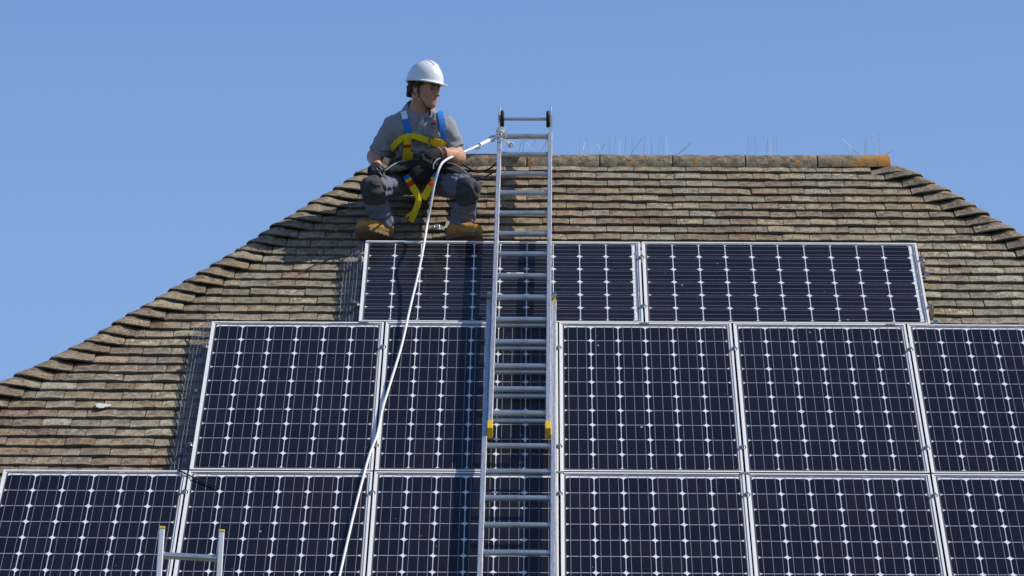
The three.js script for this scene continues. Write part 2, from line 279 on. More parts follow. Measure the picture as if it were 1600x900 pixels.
// ---------------------------------------------------------------- solar panels
const PW = 1.0, PH = 1.658, CP = 0.1585;
const alu = mat(0.84, 0.825, 0.79, 0.45, 0.08), steel = mat(0.55, 0.54, 0.52, 0.3, 1), sheet = mat(0.78, 0.79, 0.80, 0.35, 0, { ior: 1.4 });
const ribbonMat = mat(0.27, 0.275, 0.31, 0.4, 0.2), darkAlu = mat(0.35, 0.35, 0.35, 0.5, 0.6);
const cellTex = dataTex(512, 512, (x, y) => { const n = fbm(x * 6, y * 6, 0, 4), f = hash(Math.floor(x * 512), Math.floor(y * 512), 5), sp = sstep(fbm(x * 60, y * 60, 0, 2), 0.76, 0.80); const g = 0.75 + 0.5 * n + 0.15 * f; return mix3([0.5 * g, 0.5 * g, 0.5 * g], [1, 1, 1], sp * 0.25); });
const cellMats = [[0.0175, 0.0185, 0.0275], [0.020, 0.0205, 0.029], [0.0155, 0.0175, 0.0275]].map(([r, g, b]) => new THREE.MeshPhysicalMaterial({ color: new THREE.Color(r, g, b), map: cellTex, roughness: 0.12, ior: 1.33 }));
function panelProto() {
  const g = new THREE.Group();
  const sh = new THREE.Shape([[-PW / 2, -PH / 2], [PW / 2, -PH / 2], [PW / 2, PH / 2], [-PW / 2, PH / 2]].map(([x, y]) => new THREE.Vector2(x * (1 - 0.002), y * (1 - 0.0012))));
  const l = 0.0115; sh.holes.push(new THREE.Path([[-PW / 2 + l, -PH / 2 + l], [-PW / 2 + l, PH / 2 - l], [PW / 2 - l, PH / 2 - l], [PW / 2 - l, -PH / 2 + l]].map(([x, y]) => new THREE.Vector2(x, y))));
  const body = new THREE.Shape([[-1, -1], [1, -1], [1, 1], [-1, 1]].map(([x, y]) => new THREE.Vector2(x * (PW / 2 - 0.022), y * (PH / 2 - 0.022)))); body.holes.push(new THREE.Path([[-1, -1], [-1, 1], [1, 1], [1, -1]].map(([x, y]) => new THREE.Vector2(x * (PW / 2 - 0.030), y * (PH / 2 - 0.030)))));
  part('frame', [new THREE.ExtrudeGeometry(sh, { depth: 0.0014, bevelEnabled: true, bevelSize: 0.0008, bevelThickness: 0.0006, bevelSegments: 1 }).translate(0, 0, -0.002)], alu, g);
  part('frame_side', new THREE.ExtrudeGeometry(body, { depth: 0.0352, bevelEnabled: false }).translate(0, 0, -0.0388), mat(0.09, 0.085, 0.07, 0.7), g);  // aluminium sides coloured near black: shade of the panel gaps, with some grime
  part('backsheet', box(PW - 2 * l - 0.002, PH - 2 * l - 0.002, 0.006, 0, 0, -0.0085), sheet, g);
  const hc = 0.0764, hv = 0.0757, ch = 0.0185;
  const cellAt = (i) => { const cx = i % 6, cy = Math.floor(i / 6); return [(cx - 2.5) * CP, -PH / 2 + 0.0255 + (cy + 0.5) * CP]; };
  const shapes = [0, 1, 2].map((k) => {
    const p = new THREE.Shape(); const m = ch * 0.36; p.moveTo(-hc + ch, -hv); p.lineTo(hc - ch, -hv); p.quadraticCurveTo(hc - m * 0.55, -hv + m * 0.55, hc, -hv + ch); p.lineTo(hc, hv - ch); p.quadraticCurveTo(hc - m * 0.55, hv - m * 0.55, hc - ch, hv); p.lineTo(-hc + ch, hv); p.quadraticCurveTo(-hc + m * 0.55, hv - m * 0.55, -hc, hv - ch); p.lineTo(-hc, -hv + ch); p.quadraticCurveTo(-hc + m * 0.55, -hv + m * 0.55, -hc + ch, -hv);
    const s = new THREE.ShapeGeometry(p, 3), uv = s.attributes.uv; for (let i = 0; i < uv.count; i++) uv.setXY(i, uv.getX(i) * 2 + k * 0.31, uv.getY(i) * 2 + k * 0.17); return s;
  });
  for (let i = 0; i < 60; i++) { const [x, y] = cellAt(i), m = part('solar_cell', shapes[Math.floor(rnd() * 3)], cellMats[Math.floor(rnd() * 3)], g); m.position.set(x, y, -0.0035); }
  const rb = []; const y0 = -PH / 2 + 0.0255 - 0.004, y1 = y0 + 10 * CP + 0.016;
  for (let c = 0; c < 6; c++) for (const o of [-1, 0, 1]) rb.push(new THREE.PlaneGeometry(0.0027, y1 - y0).translate((c - 2.5) * CP + o * 0.0515, (y0 + y1) / 2, -0.0022));
  part('busbars', rb, ribbonMat, g);
  const bus = []; for (const [a, b, y] of [[-0.45, -0.16, 0.018], [-0.13, 0.13, 0.018], [0.16, 0.45, 0.018], [-0.37, 0.37, 0.026]]) bus.push(new THREE.PlaneGeometry(b - a, 0.004).translate((a + b) / 2, PH / 2 - y - 0.004, -0.0022));
  bus.push(new THREE.PlaneGeometry(0.035, 0.012).translate(-0.36, PH / 2 - 0.027, -0.0018));
  part('end_ribbons', bus, ribbonMat, g);
  return g;
}
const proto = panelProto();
const boltGeo = (() => { const w = new THREE.CylinderGeometry(0.019, 0.019, 0.004, 16).rotateX(Math.PI / 2), h = new THREE.CylinderGeometry(0.0105, 0.0105, 0.013, 6).rotateX(Math.PI / 2).translate(0, 0, 0.007); return mergeGeometries([w, h].map((g) => g.toNonIndexed())); })();
const clipGeo = mergeGeometries([box(0.052, 0.014, 0.004, 0, -0.008, 0.002), box(0.052, 0.004, 0.03, 0, 0, -0.012)].map((g) => g.toNonIndexed()));
const dirtMat = mat(0.26, 0.255, 0.24, 1), grimeMat = mat(0.06, 0.052, 0.026, 1);
function panel(u, v, landscape, label) {                                   // u, v: the panel's centre
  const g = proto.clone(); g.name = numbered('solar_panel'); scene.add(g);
  g.position.copy(RF(u + rr(-0.001, 0.001), v + rr(-0.001, 0.001), rr(-0.0015, 0.0015))); g.rotation.set(-Math.PI / 4 + rr(-0.0006, 0.0006), rr(-0.0007, 0.0007), 0); if (landscape) g.rotateZ(-Math.PI / 2);
  tag(g, label, 'solar panel', 'solar panels on the tiled roof');
  const inv = g.quaternion.clone().invert();
  const add = (name, geo, m, du, dv, dw) => { const c = part(name, geo, m, g); c.position.copy(RF(du, dv, dw).sub(g.position).applyQuaternion(inv)); c.quaternion.copy(inv).multiply(new THREE.Quaternion().setFromEuler(new THREE.Euler(-Math.PI / 4, 0, 0))); return c; };
  const own = cellMats.map((m) => { const c = m.clone(), f = rr(0.86, 1.16); c.color.multiplyScalar(f); c.color.r *= rr(0.94, 1.08); c.roughness = rr(0.09, 0.2); return c; });
  g.traverse((c) => { if (c.name === 'solar_cell') c.material = own[cellMats.indexOf(c.material)]; });
  const bits = []; const n = 7 + Math.floor(rnd() * 11);
  for (let i = 0; i < n; i++) { const big = rnd() < 0.12, r = big ? rr(0.005, 0.010) : rr(0.0014, 0.0032), s = new THREE.CircleGeometry(r, 7), p = s.attributes.position; for (let k = 1; k < p.count; k++) { const f = rr(0.55, 1.25); p.setXY(k, p.getX(k) * f * 1.3, p.getY(k) * f); } bits.push(s.rotateZ(rr(0, 6)).translate(rr(-0.46, 0.46), rr(-0.78, 0.78), -0.0014)); }
  const grime = []; for (let i = 0; i < 14; i++) { const w = rr(0.01, 0.07); grime.push((landscape ? new THREE.PlaneGeometry(rr(0.002, 0.004), w).translate(0.481, rr(-0.76, 0.76), -0.0012) : new THREE.PlaneGeometry(w, rr(0.002, 0.005)).translate(rr(-0.42, 0.42), -PH / 2 + 0.0145, -0.0012))); }
  part('grime', grime, grimeMat, g).userData.kind = 'stuff';
  part('dirt_specks', bits, dirtMat, g).userData.kind = 'stuff';
  return { g, add };
}
const panels = {};
const topC = 1.67 + 0.5 * PW + 0.0045;
panels.t0 = panel(-0.335, topC, true, 'landscape solar panel at the top left, under the seated man\'s boots');
panels.t1 = panel(1.335, topC, true, 'landscape solar panel at the top right, beside bare tiles');
['upright solar panel at the left end of the middle row, edged with wire mesh', 'upright solar panel in the middle row crossed by both white rope and long ladder', 'upright solar panel in the middle row, first to the right of the long ladder', 'upright solar panel in the middle row, second to the right of the long ladder', 'upright solar panel in the middle row, cut off by the right picture edge']
  .forEach((l, i) => { panels['m' + i] = panel(-1.515 + i * 1.01, 0.835, false, l); });
['upright solar panel in the bottom left corner, left of the short ladder', 'upright solar panel in the bottom row between the short ladder and the rope', 'upright solar panel in the bottom row behind the foot of the long ladder', 'upright solar panel in the bottom row, first to the right of the long ladder', 'upright solar panel in the bottom row, second to the right of the long ladder', 'upright solar panel in the bottom right corner of the picture']
  .forEach((l, i) => { panels['b' + i] = panel(-2.525 + i * 1.01, -0.835, false, l); });
for (const [k, u, vs] of [['t0', -1.182, [2.45, 1.87]], ['t0', 0.5, [2.465, 1.862]], ['t1', 2.182, [2.45, 1.87]]]) for (const v of vs) panels[k].add('clamp_bolt', boltGeo, steel, u, v, 0.003);
for (let i = 0; i < 5; i++) for (const v of [1.36, 0.262]) { panels['m' + i].add('clamp_bolt', boltGeo, steel, -1.01 + i * 1.01, v, 0.003); if (!i) panels.m0.add('clamp_bolt', boltGeo, steel, -2.032, v, 0.003); }
for (let i = 0; i < 5; i++) for (const v of [-0.234, -1.4]) panels['b' + i].add('clamp_bolt', boltGeo, steel, -2.02 + i * 1.01, v, 0.003);
for (const [k, u, v] of [['m0', -1.13, 1.666], ['m3', 0.5, 1.666], ['m3', 1.93, 1.666], ['b3', 0.0, -0.002], ['b4', 1.01, -0.002]]) panels[k].add('rail_clip', clipGeo, darkAlu, u, v, 0.001);
shade(scene);

// rails under the panels, with a foot on the tiles at their ends
for (const [v, a, b, l] of [[2.46, -1.2, 2.2, 'upper aluminium mounting rail under the top row of panels'], [1.865, -1.2, 2.2, 'lower aluminium mounting rail under the top row of panels'], [1.36, -2.05, 3.08, 'upper aluminium mounting rail under the middle row of panels'], [0.262, -2.05, 3.08, 'lower aluminium mounting rail under the middle row of panels'], [-0.234, -3.06, 3.08, 'upper aluminium mounting rail under the bottom row of panels'], [-1.4, -3.06, 3.08, 'lower aluminium mounting rail under the bottom row of panels']]) {
  const g = thing('mounting_rail', l, 'rail', RF((a + b) / 2, v, -0.06), 'mounting rails under the panels'); g.rotation.x = -Math.PI / 4;
  part('rail', box(b - a, 0.036, 0.036, 0, 0, 0, 0.003), darkAlu, g);
  for (const e of [-1, 1]) { part('end_clamp', [box(0.022, 0.03, 0.058, e * ((b - a) / 2 - 0.012), 0, 0.036), box(0.03, 0.05, 0.006, e * ((b - a) / 2 + 0.012), -0.02, -0.028)], steel, g); }
}

// ---------------------------------------------------------------- ladders
const scuff = dataTex(256, 256, (x, y) => { const n = fbm(x * 30, y * 6, 0, 5), m = sstep(fbm(x * 50 + 9, y * 12, 0, 3), 0.6, 0.75); const v = 0.48 + 0.62 * n - 0.25 * m; return [v, v * 1.005, v * 1.015]; }, false); scuff.repeat.set(6, 2);
const ladderMat = new THREE.MeshPhysicalMaterial({ color: new THREE.Color(0.80, 0.81, 0.82), metalness: 0.75, roughness: 0.42, map: scuff, bumpMap: tileBump, bumpScale: 0.0004 });
const rungMat = new THREE.MeshPhysicalMaterial({ color: new THREE.Color(0.74, 0.75, 0.77), metalness: 0.85, roughness: 0.38, map: scuff });
const yellowMat = mat(0.72, 0.46, 0.02, 0.5), blackMat = mat(0.018, 0.018, 0.02, 0.6), rubber = mat(0.012, 0.012, 0.013, 0.8);
function railGeo(len, w, d) {                                              // extruded box rail with rounded edges and a shallow groove on its faces
  const s = new THREE.Shape(), r = 0.005, a = w / 2, b = d / 2, g = 0.0025;
  s.moveTo(-a + r, -b); s.lineTo(a - r, -b); s.quadraticCurveTo(a, -b, a, -b + r); s.lineTo(a, -b * 0.45); s.lineTo(a - g, -b * 0.4); s.lineTo(a - g, b * 0.4); s.lineTo(a, b * 0.45); s.lineTo(a, b - r); s.quadraticCurveTo(a, b, a - r, b);
  s.lineTo(-a + r, b); s.quadraticCurveTo(-a, b, -a, b - r); s.lineTo(-a, b * 0.45); s.lineTo(-a + g, b * 0.4); s.lineTo(-a + g, -b * 0.4); s.lineTo(-a, -b * 0.45); s.lineTo(-a, -b + r); s.quadraticCurveTo(-a, -b, -a + r, -b);
  return new THREE.ExtrudeGeometry(s, { depth: len, bevelEnabled: false, curveSegments: 3 }).rotateX(-Math.PI / 2);
}
function rungGeo(len, r) {                                                 // fluted tube
  const s = new THREE.Shape(), n = 48; for (let i = 0; i < n; i++) { const a = i / n * 2 * Math.PI, q = r * (1 + 0.025 * Math.cos(12 * a)); i ? s.lineTo(q * Math.cos(a), q * Math.sin(a)) : s.moveTo(q, 0); }
  const t = new THREE.ExtrudeGeometry(s, { depth: len, bevelEnabled: false }).rotateY(Math.PI / 2).translate(-len / 2, 0, 0), e = [-1, 1].map((q) => new THREE.CylinderGeometry(r * 1.22, r * 1.22, 0.007, 20).rotateZ(Math.PI / 2).translate(q * (len / 2 - 0.008), 0, 0).toNonIndexed());
  return mergeGeometries([t, ...e]);
}
{
  const b = RF(-0.2315, -2.2, 0);
  const L = thing('extension_ladder', 'long two-section aluminium extension ladder lying up the roof to the ridge', 'ladder', b); L.rotation.x = -Math.PI / 4; L.rotateZ(-0.0042); L.rotateX(-0.006);
  const zl = 0.092, zu = 0.128, V = (v) => v + 2.2 + 1.83 * (0.15 - zu + 0.006 * (v + 2.2)), VL = (v) => v + 2.2 + 1.83 * (0.12 - zl + 0.006 * (v + 2.2));
  const lw = 0.405, uw = 0.345, rw = 0.028;
  for (const sx of [-1, 1]) {
    part('rail', railGeo(VL(1.655), rw, 0.062), ladderMat, L).position.set(sx * (lw - rw) / 2, 0, zl);
    part('rail_cap', box(rw + 0.002, 0.012, 0.064, 0, 0, 0, 0.004), yellowMat, L).position.set(sx * (lw - rw) / 2, VL(1.662), zl);
    part('rail', railGeo(V(3.80) - V(0.2), 0.027, 0.062), ladderMat, L).position.set(sx * (uw - 0.027) / 2, V(0.2), zu);
    part('rail_cap', box(0.032, 0.085, 0.068, 0, 0, 0, 0.004), yellowMat, L).position.set(sx * (uw - 0.027) / 2, V(0.19), zu);
    part('guide_bracket', box(0.045, 0.03, 0.075, sx * (uw / 2 + 0.006), V(1.70), zu - 0.012, 0.003), steel, L);
    // the roof hook: a thin plate that carries the wheel, then turns down behind the ridge
    const hx = sx * (uw / 2 - 0.008);
    part('roof_hook', [box(0.007, 0.40, 0.035, hx, V(3.93), zu), bar(V3(hx, V(4.10), zu), V3(hx, V(4.24), zu - 0.005), 0.006, 8, 0.004), bar(V3(hx, V(4.13), zu - 0.01), V3(hx, V(4.16), zu - 0.30), 0.009), box(0.022, 0.10, 0.05, hx - sx * 0.004, V(3.835), zu)], ladderMat, L);
    const wh = part('wheel', [new THREE.TorusGeometry(0.043, 0.0125, 10, 28).rotateY(Math.PI / 2), new THREE.CylinderGeometry(0.043, 0.043, 0.022, 24).rotateZ(Math.PI / 2)], rubber, L); wh.position.set(hx - sx * 0.019, V(4.03), zu + 0.01);
    part('hub', new THREE.CylinderGeometry(0.010, 0.010, 0.032, 12).rotateZ(Math.PI / 2), steel, wh);
  }
  part('axle', bar(V3(-0.15, V(4.03), zu + 0.01), V3(0.15, V(4.03), zu + 0.01), 0.0105, 12), rungMat, L);
  const rl = rungGeo(lw - 2 * rw + 0.006, 0.0155), ru = rungGeo(uw - 0.05, 0.0165);
  for (let v = 1.414; v > -2.3; v -= 0.2703) part('rung', rl, rungMat, L).position.set(0, VL(v), zl);
  [3.801, 3.547, 3.279, 3.021, 2.751, 2.486, 2.227, 1.956, 1.692, 1.425, 1.163, 0.885, 0.627, 0.361].forEach((v) => { const r = part('rung', ru, rungMat, L); r.position.set(0, V(v), zu); if (v === 1.956) { part('sticker', box(0.10, 0.014, 0.002, -0.04, 0.003, 0.0165), mat(0.62, 0.6, 0.58, 0.5), r); part('sticker_print', box(0.035, 0.006, 0.002, -0.05, 0.003, 0.0175), mat(0.5, 0.06, 0.05, 0.5), r); } });
}
{
  // short ladder that stands on the ground and leans against the eaves; only its top shows
  const top = at(299.6, 829, 1.95), low = at(295.3, 900, 2.02), dir = low.clone().sub(top).normalize(), base = top.clone().addScaledVector(dir, -top.y / dir.y), len = top.distanceTo(base);
  const L = thing('ladder', 'short aluminium ladder with yellow end caps whose top shows in front of the bottom panels', 'ladder', base);
  const y = dir.clone().negate(), x = V3(1, 0, 0).addScaledVector(y, -y.x).normalize(), z = x.clone().cross(y); L.quaternion.setFromRotationMatrix(new THREE.Matrix4().makeBasis(x, y, z)); L.rotateY(0.10);
  const w = 0.292, m = mat(0.72, 0.72, 0.71, 0.45, 0.55);
  for (const sx of [-1, 1]) { part('rail', railGeo(len - 0.012, 0.028, 0.062), m, L).position.set(sx * w / 2, 0, 0); part('rail_cap', box(0.0315, 0.016, 0.066, 0, 0, 0, 0.004), yellowMat, L).position.set(sx * w / 2, len - 0.008, 0); }
  const rg = rungGeo(w - 0.02, 0.0165); for (let d = 0.147; d < len; d += 0.27) part('rung', rg, rungMat, L).position.set(0, len - d, 0);
}

// ---------------------------------------------------------------- wire mesh along the panels' left edges
const meshMat = mat(0.25, 0.265, 0.30, 0.5, 0.2);
function wireMesh(u, v0, v1, w, label) {
  const g = thing('wire_mesh', label, 'wire mesh', RF(u, (v0 + v1) / 2, -0.04), 'wire mesh strips at the panel edges'); g.rotation.x = -Math.PI / 4;
  const len = v1 - v0, n = 6, a = V3(0.012, 0, 0.025), b = V3(-w, 0, -0.040), lv = [], lc = [];
  const warp = (s, y) => a.clone().lerp(b, s).add(V3(0.002 * Math.sin(y * 9 + s * 5), y, 0.003 * Math.sin(y * 6.3 + s * 7)));
  for (let i = 0; i < n; i++) { const pts = []; for (let k = 0; k <= 14; k++) pts.push(warp(i / (n - 1), -len / 2 + len * k / 14 + (k === 14 ? rr(-0.01, 0.03) : 0))); lv.push(tube(pts, 0.0015, 28, 5)); }
  for (let y = -len / 2 + 0.01; y < len / 2; y += 0.0254) for (let i = 0; i < n - 1; i++) lc.push(bar(warp(i / (n - 1), y + 0.01 * i / n), warp((i + 1) / (n - 1), y + 0.01 * (i + 1) / n), 0.0018, 5));
  part('long_wires', lv, meshMat, g); part('cross_wires', lc, meshMat, g).userData.kind = 'stuff';
  const ties = []; for (let y = -len / 2 + 0.25; y < len / 2; y += 0.62) ties.push(box(0.018, 0.03, 0.006, -0.012, y, 0.014)); part('fixing_tab', ties, mat(0.10, 0.11, 0.16, 0.5), g);
}
wireMesh(-2.035, 0.03, 1.70, 0.095, 'strip of dark wire mesh down the left edge of the middle row of panels');
wireMesh(-1.19, 1.70, 2.66, 0.095, 'short strip of dark wire mesh at the left edge of the top row of panels');

// ---------------------------------------------------------------- bird spikes on the ridge
const spikeMat = mat(0.5, 0.52, 0.55, 0.5, 0.5), baseMat = mat(0.30, 0.30, 0.28, 0.5);
const ry = O.y + 2.693 + 0.089, rz = -2.94;
function spikes(x0, x1, list, label) {                                     // list: foot's x, lean in x, lean in z, length
  const g = thing('bird_spikes', label, 'bird spikes', V3((x0 + x1) / 2, ry, rz), 'bird spike strips on the ridge');
  part('base_strip', box(x1 - x0, 0.006, 0.02, 0, 0.002, 0, 0.002), baseMat, g);
  for (const [x, lx, lz, l] of list) { const d = V3(lx, 1, lz).normalize(), f = V3(x - (x0 + x1) / 2, 0, 0); part('spike', bar(f, f.clone().addScaledVector(d, l), 0.0014, 6), spikeMat, g); }
}
spikes(0.13, 0.45, [[0.145, -0.03, 0.1, 0.135], [0.155, 0.2, -0.4, 0.11], [0.20, -0.08, 0.2, 0.14], [0.215, 0.03, -0.1, 0.13], [0.26, 0.6, 0.2, 0.09], [0.285, -0.3, -0.3, 0.10], [0.335, -0.02, 0.15, 0.14], [0.36, 0.1, 0.05, 0.135], [0.40, -0.06, -0.2, 0.11], [0.43, 0.04, 0.2, 0.13]], 'strip of thin bird spikes on the ridge, just right of the long ladder');
spikes(0.46, 0.86, [[0.475, 0.02, 0.1, 0.14], [0.46, 0.7, 0.1, 0.14], [0.50, 0.55, -0.3, 0.13], [0.55, 0.05, 0.2, 0.14], [0.58, -0.05, -0.1, 0.10], [0.60, 0.0, 0.1, 0.145], [0.645, 0.09, 0.1, 0.13], [0.675, -0.02, 0.2, 0.14], [0.70, -0.04, -0.2, 0.14], [0.755, 1.1, 0.1, 0.13], [0.74, 1.5, -0.2, 0.10]], 'strip of thin bird spikes with two spikes leaning far right, second right of the ladder');
spikes(1.18, 1.42, [[1.205, 0.12, 0.1, 0.13], [1.215, 0.22, -0.1, 0.135], [1.26, -0.01, 0.2, 0.14], [1.275, 0.03, 0.0, 0.12], [1.33, 0.08, 0.1, 0.13], [1.355, 0.05, -0.2, 0.13], [1.385, -0.1, 0.1, 0.14], [1.40, -0.04, 0.2, 0.13]], 'compact strip of upright bird spikes on the right half of the ridge');
spikes(1.84, 2.09, [[1.93, -1.0, 0.1, 0.16], [1.91, -1.3, -0.2, 0.11], [1.955, 0.05, 0.1, 0.13], [1.975, -0.08, 0.2, 0.13], [2.02, -0.15, 0.1, 0.13], [2.035, 0.1, -0.2, 0.12], [2.05, -0.02, 0.2, 0.15], [2.07, 1.6, 0.3, 0.07]], 'strip of bird spikes over the bright orange lichen at the ridge\'s right end');
spikes(-0.36, -0.03, [[-0.33, 0.1, 0.1, 0.13], [-0.30, -0.1, -0.2, 0.13], [-0.25, 0.25, 0.2, 0.14], [-0.22, 0.05, 0.1, 0.13], [-0.19, 0.5, -0.1, 0.14], [-0.15, -0.5, 0.1, 0.13], [-0.12, 0.6, 0.2, 0.14], [-0.08, 0.1, 0.1, 0.13], [-0.05, -0.05, -0.2, 0.14]], 'strip of bird spikes seen between the rungs behind the ladder top');
spikes(-0.66, -0.56, [[-0.625, -0.03, 0.1, 0.15], [-0.60, 0.02, 0.0, 0.15], [-0.61, 0.6, 0.1, 0.07], [-0.64, 0.3, -0.1, 0.08]], 'short strip of bird spikes beside the man\'s bare elbow');

// ---------------------------------------------------------------- cables
const cableMat = mat(0.012, 0.012, 0.013, 0.6);
{
  const c = (pts, r, name, label) => { const p = pts.map((q) => q), m = new THREE.Mesh(tube(p.map((q) => q.clone().sub(p[0])), r, 40, 7), cableMat); m.name = numbered(name); m.position.copy(p[0]); scene.add(m); tag(m, label, 'cable'); };
  c([RF(-1.56, 2.415, TW + 0.018), RF(-1.5, 2.475, TW + 0.024), RF(-1.43, 2.535, TW + 0.03), RF(-1.35, 2.57, TW + 0.045), RF(-1.25, 2.585, TW + 0.05), RF(-1.10, 2.57, TW + 0.03)], 0.0048, 'black_cable', 'thin black cable end lying on the tiles left of the upper mesh');
  c([RF(-2.10, 0.02, -0.02), RF(-2.06, -0.025, 0.006), RF(-1.99, -0.085, 0.006), RF(-1.915, -0.14, 0.0055), RF(-1.836, -0.198, 0.0055)], 0.0042, 'black_cable', 'short black cable across a panel corner in the bottom row');
  c([RF(-0.66, 3.80, TW + 0.10), RF(-0.58, 3.79, TW + 0.05), RF(-0.50, 3.74, TW + 0.035), RF(-0.42, 3.77, TW + 0.05), RF(-0.36, 3.74, 0.02)], 0.006, 'black_cable', 'black cable on the tiles between the man and the ladder, upper of two');
  c([RF(-0.66, 3.74, TW + 0.08), RF(-0.59, 3.68, TW + 0.03), RF(-0.51, 3.655, TW + 0.028), RF(-0.44, 3.70, TW + 0.03), RF(-0.36, 3.665, 0.0)], 0.005, 'black_cable', 'black cable on the tiles between the man and the ladder, lower of two');
  const h = thing('roof_hook', 'small shiny metal roof hook on the tiles below the seated man', 'roof hook', RF(-0.731, 3.02, TW + 0.012)); h.rotation.x = -Math.PI / 4; h.rotateZ(-0.15);
  part('plate', box(0.075, 0.04, 0.006, 0, 0, 0.004, 0.002), mat(0.6, 0.6, 0.58, 0.4, 0.6), h); part('eye', new THREE.TorusGeometry(0.016, 0.005, 8, 18).rotateX(0.5).translate(-0.012, 0, 0.014), steel, h); part('strap', box(0.03, 0.09, 0.004, 0.05, 0.05, 0.004), mat(0.5, 0.45, 0.36, 0.5, 0.3), h);
}

// ---------------------------------------------------------------- signed distance fields, meshed
const onPlane = (px, py, w) => { const d = rayDir(px, py), c = camera.position; return c.clone().addScaledVector(d, (w - c.clone().sub(O).dot(RN)) / d.dot(RN)); };
const cap = (A, B, ra, rb = ra) => { const bx = B.x - A.x, by = B.y - A.y, bz = B.z - A.z, l2 = bx * bx + by * by + bz * bz; return (x, y, z) => { const px = x - A.x, py = y - A.y, pz = z - A.z, t = clamp((px * bx + py * by + pz * bz) / l2, 0, 1); return Math.hypot(px - bx * t, py - by * t, pz - bz * t) - (ra + (rb - ra) * t); }; };
const smin = (a, b, k) => { const h = Math.max(k - Math.abs(a - b), 0) / k; return Math.min(a, b) - h * h * k * 0.25; };
const uni = (k, ...fs) => (x, y, z) => { let d = fs[0](x, y, z); for (let i = 1; i < fs.length; i++) d = smin(d, fs[i](x, y, z), k); return d; };
const elli = (cx, cy, cz, rx, ry, rz) => (x, y, z) => { const a = (x - cx) / rx, b = (y - cy) / ry, c = (z - cz) / rz, k0 = Math.hypot(a, b, c), k1 = Math.hypot(a / rx, b / ry, c / rz); return k1 < 1e-9 ? -Math.min(rx, ry, rz) : k0 * (k0 - 1) / k1; };
const beyond = (P, n) => (x, y, z) => (x - P.x) * n.x + (y - P.y) * n.y + (z - P.z) * n.z;
function net(f, lo, hi, h, off) {                                           // surface nets
  const nx = Math.ceil((hi.x - lo.x) / h) + 1, ny = Math.ceil((hi.y - lo.y) / h) + 1, nz = Math.ceil((hi.z - lo.z) / h) + 1, v = new Float32Array(nx * ny * nz), id = new Int32Array(nx * ny * nz).fill(-1), pos = [], idx = [];
  const I = (i, j, k) => (k * ny + j) * nx + i;
  for (let k = 0; k < nz; k++) for (let j = 0; j < ny; j++) for (let i = 0; i < nx; i++) v[I(i, j, k)] = f(lo.x + i * h, lo.y + j * h, lo.z + k * h);
  const E = [[0, 1], [2, 3], [4, 5], [6, 7], [0, 2], [1, 3], [4, 6], [5, 7], [0, 4], [1, 5], [2, 6], [3, 7]];
  for (let k = 0; k < nz - 1; k++) for (let j = 0; j < ny - 1; j++) for (let i = 0; i < nx - 1; i++) {
    const c = [0, 1, 2, 3, 4, 5, 6, 7].map((q) => v[I(i + (q & 1), j + (q >> 1 & 1), k + (q >> 2))]); let neg = 0; for (const q of c) if (q < 0) neg++;
    if (neg === 0 || neg === 8) continue;
    let x = 0, y = 0, z = 0, n = 0;
    for (const [a, b] of E) if (c[a] < 0 !== c[b] < 0) { const t = c[a] / (c[a] - c[b]); x += (a & 1) + ((b & 1) - (a & 1)) * t; y += (a >> 1 & 1) + ((b >> 1 & 1) - (a >> 1 & 1)) * t; z += (a >> 2) + ((b >> 2) - (a >> 2)) * t; n++; }
    id[I(i, j, k)] = pos.length / 3; pos.push(lo.x + (i + x / n) * h - off.x, lo.y + (j + y / n) * h - off.y, lo.z + (k + z / n) * h - off.z);
  }
  const quad = (a, b, c, d, flip) => { if (a < 0 || b < 0 || c < 0 || d < 0) return; if (flip) idx.push(a, d, c, a, c, b); else idx.push(a, b, c, a, c, d); };
  for (let k = 1; k < nz - 1; k++) for (let j = 1; j < ny - 1; j++) for (let i = 1; i < nx - 1; i++) {
    const a = v[I(i, j, k)] < 0;
    if (a !== v[I(i + 1, j, k)] < 0) quad(id[I(i, j - 1, k - 1)], id[I(i, j, k - 1)], id[I(i, j, k)], id[I(i, j - 1, k)], !a);
    if (a !== v[I(i, j + 1, k)] < 0) quad(id[I(i - 1, j, k - 1)], id[I(i - 1, j, k)], id[I(i, j, k)], id[I(i, j, k - 1)], !a);
    if (a !== v[I(i, j, k + 1)] < 0) quad(id[I(i - 1, j - 1, k)], id[I(i, j - 1, k)], id[I(i, j, k)], id[I(i - 1, j, k)], !a);
  }
  const g = new THREE.BufferGeometry(); g.setAttribute('position', new THREE.Float32BufferAttribute(pos, 3)); g.setIndex(idx); g.computeVertexNormals();
  const uv = new Float32Array(pos.length / 3 * 2); for (let i = 0; i < pos.length / 3; i++) { uv[2 * i] = (pos[3 * i] + pos[3 * i + 2] * 0.7) * 6; uv[2 * i + 1] = (pos[3 * i + 1] - pos[3 * i + 2] * 0.4) * 6; } g.setAttribute('uv', new THREE.BufferAttribute(uv, 2));
  return g;
}
const boxOf = (pts, m) => { const b = new THREE.Box3().setFromPoints(pts).expandByScalar(m); return [b.min, b.max]; };

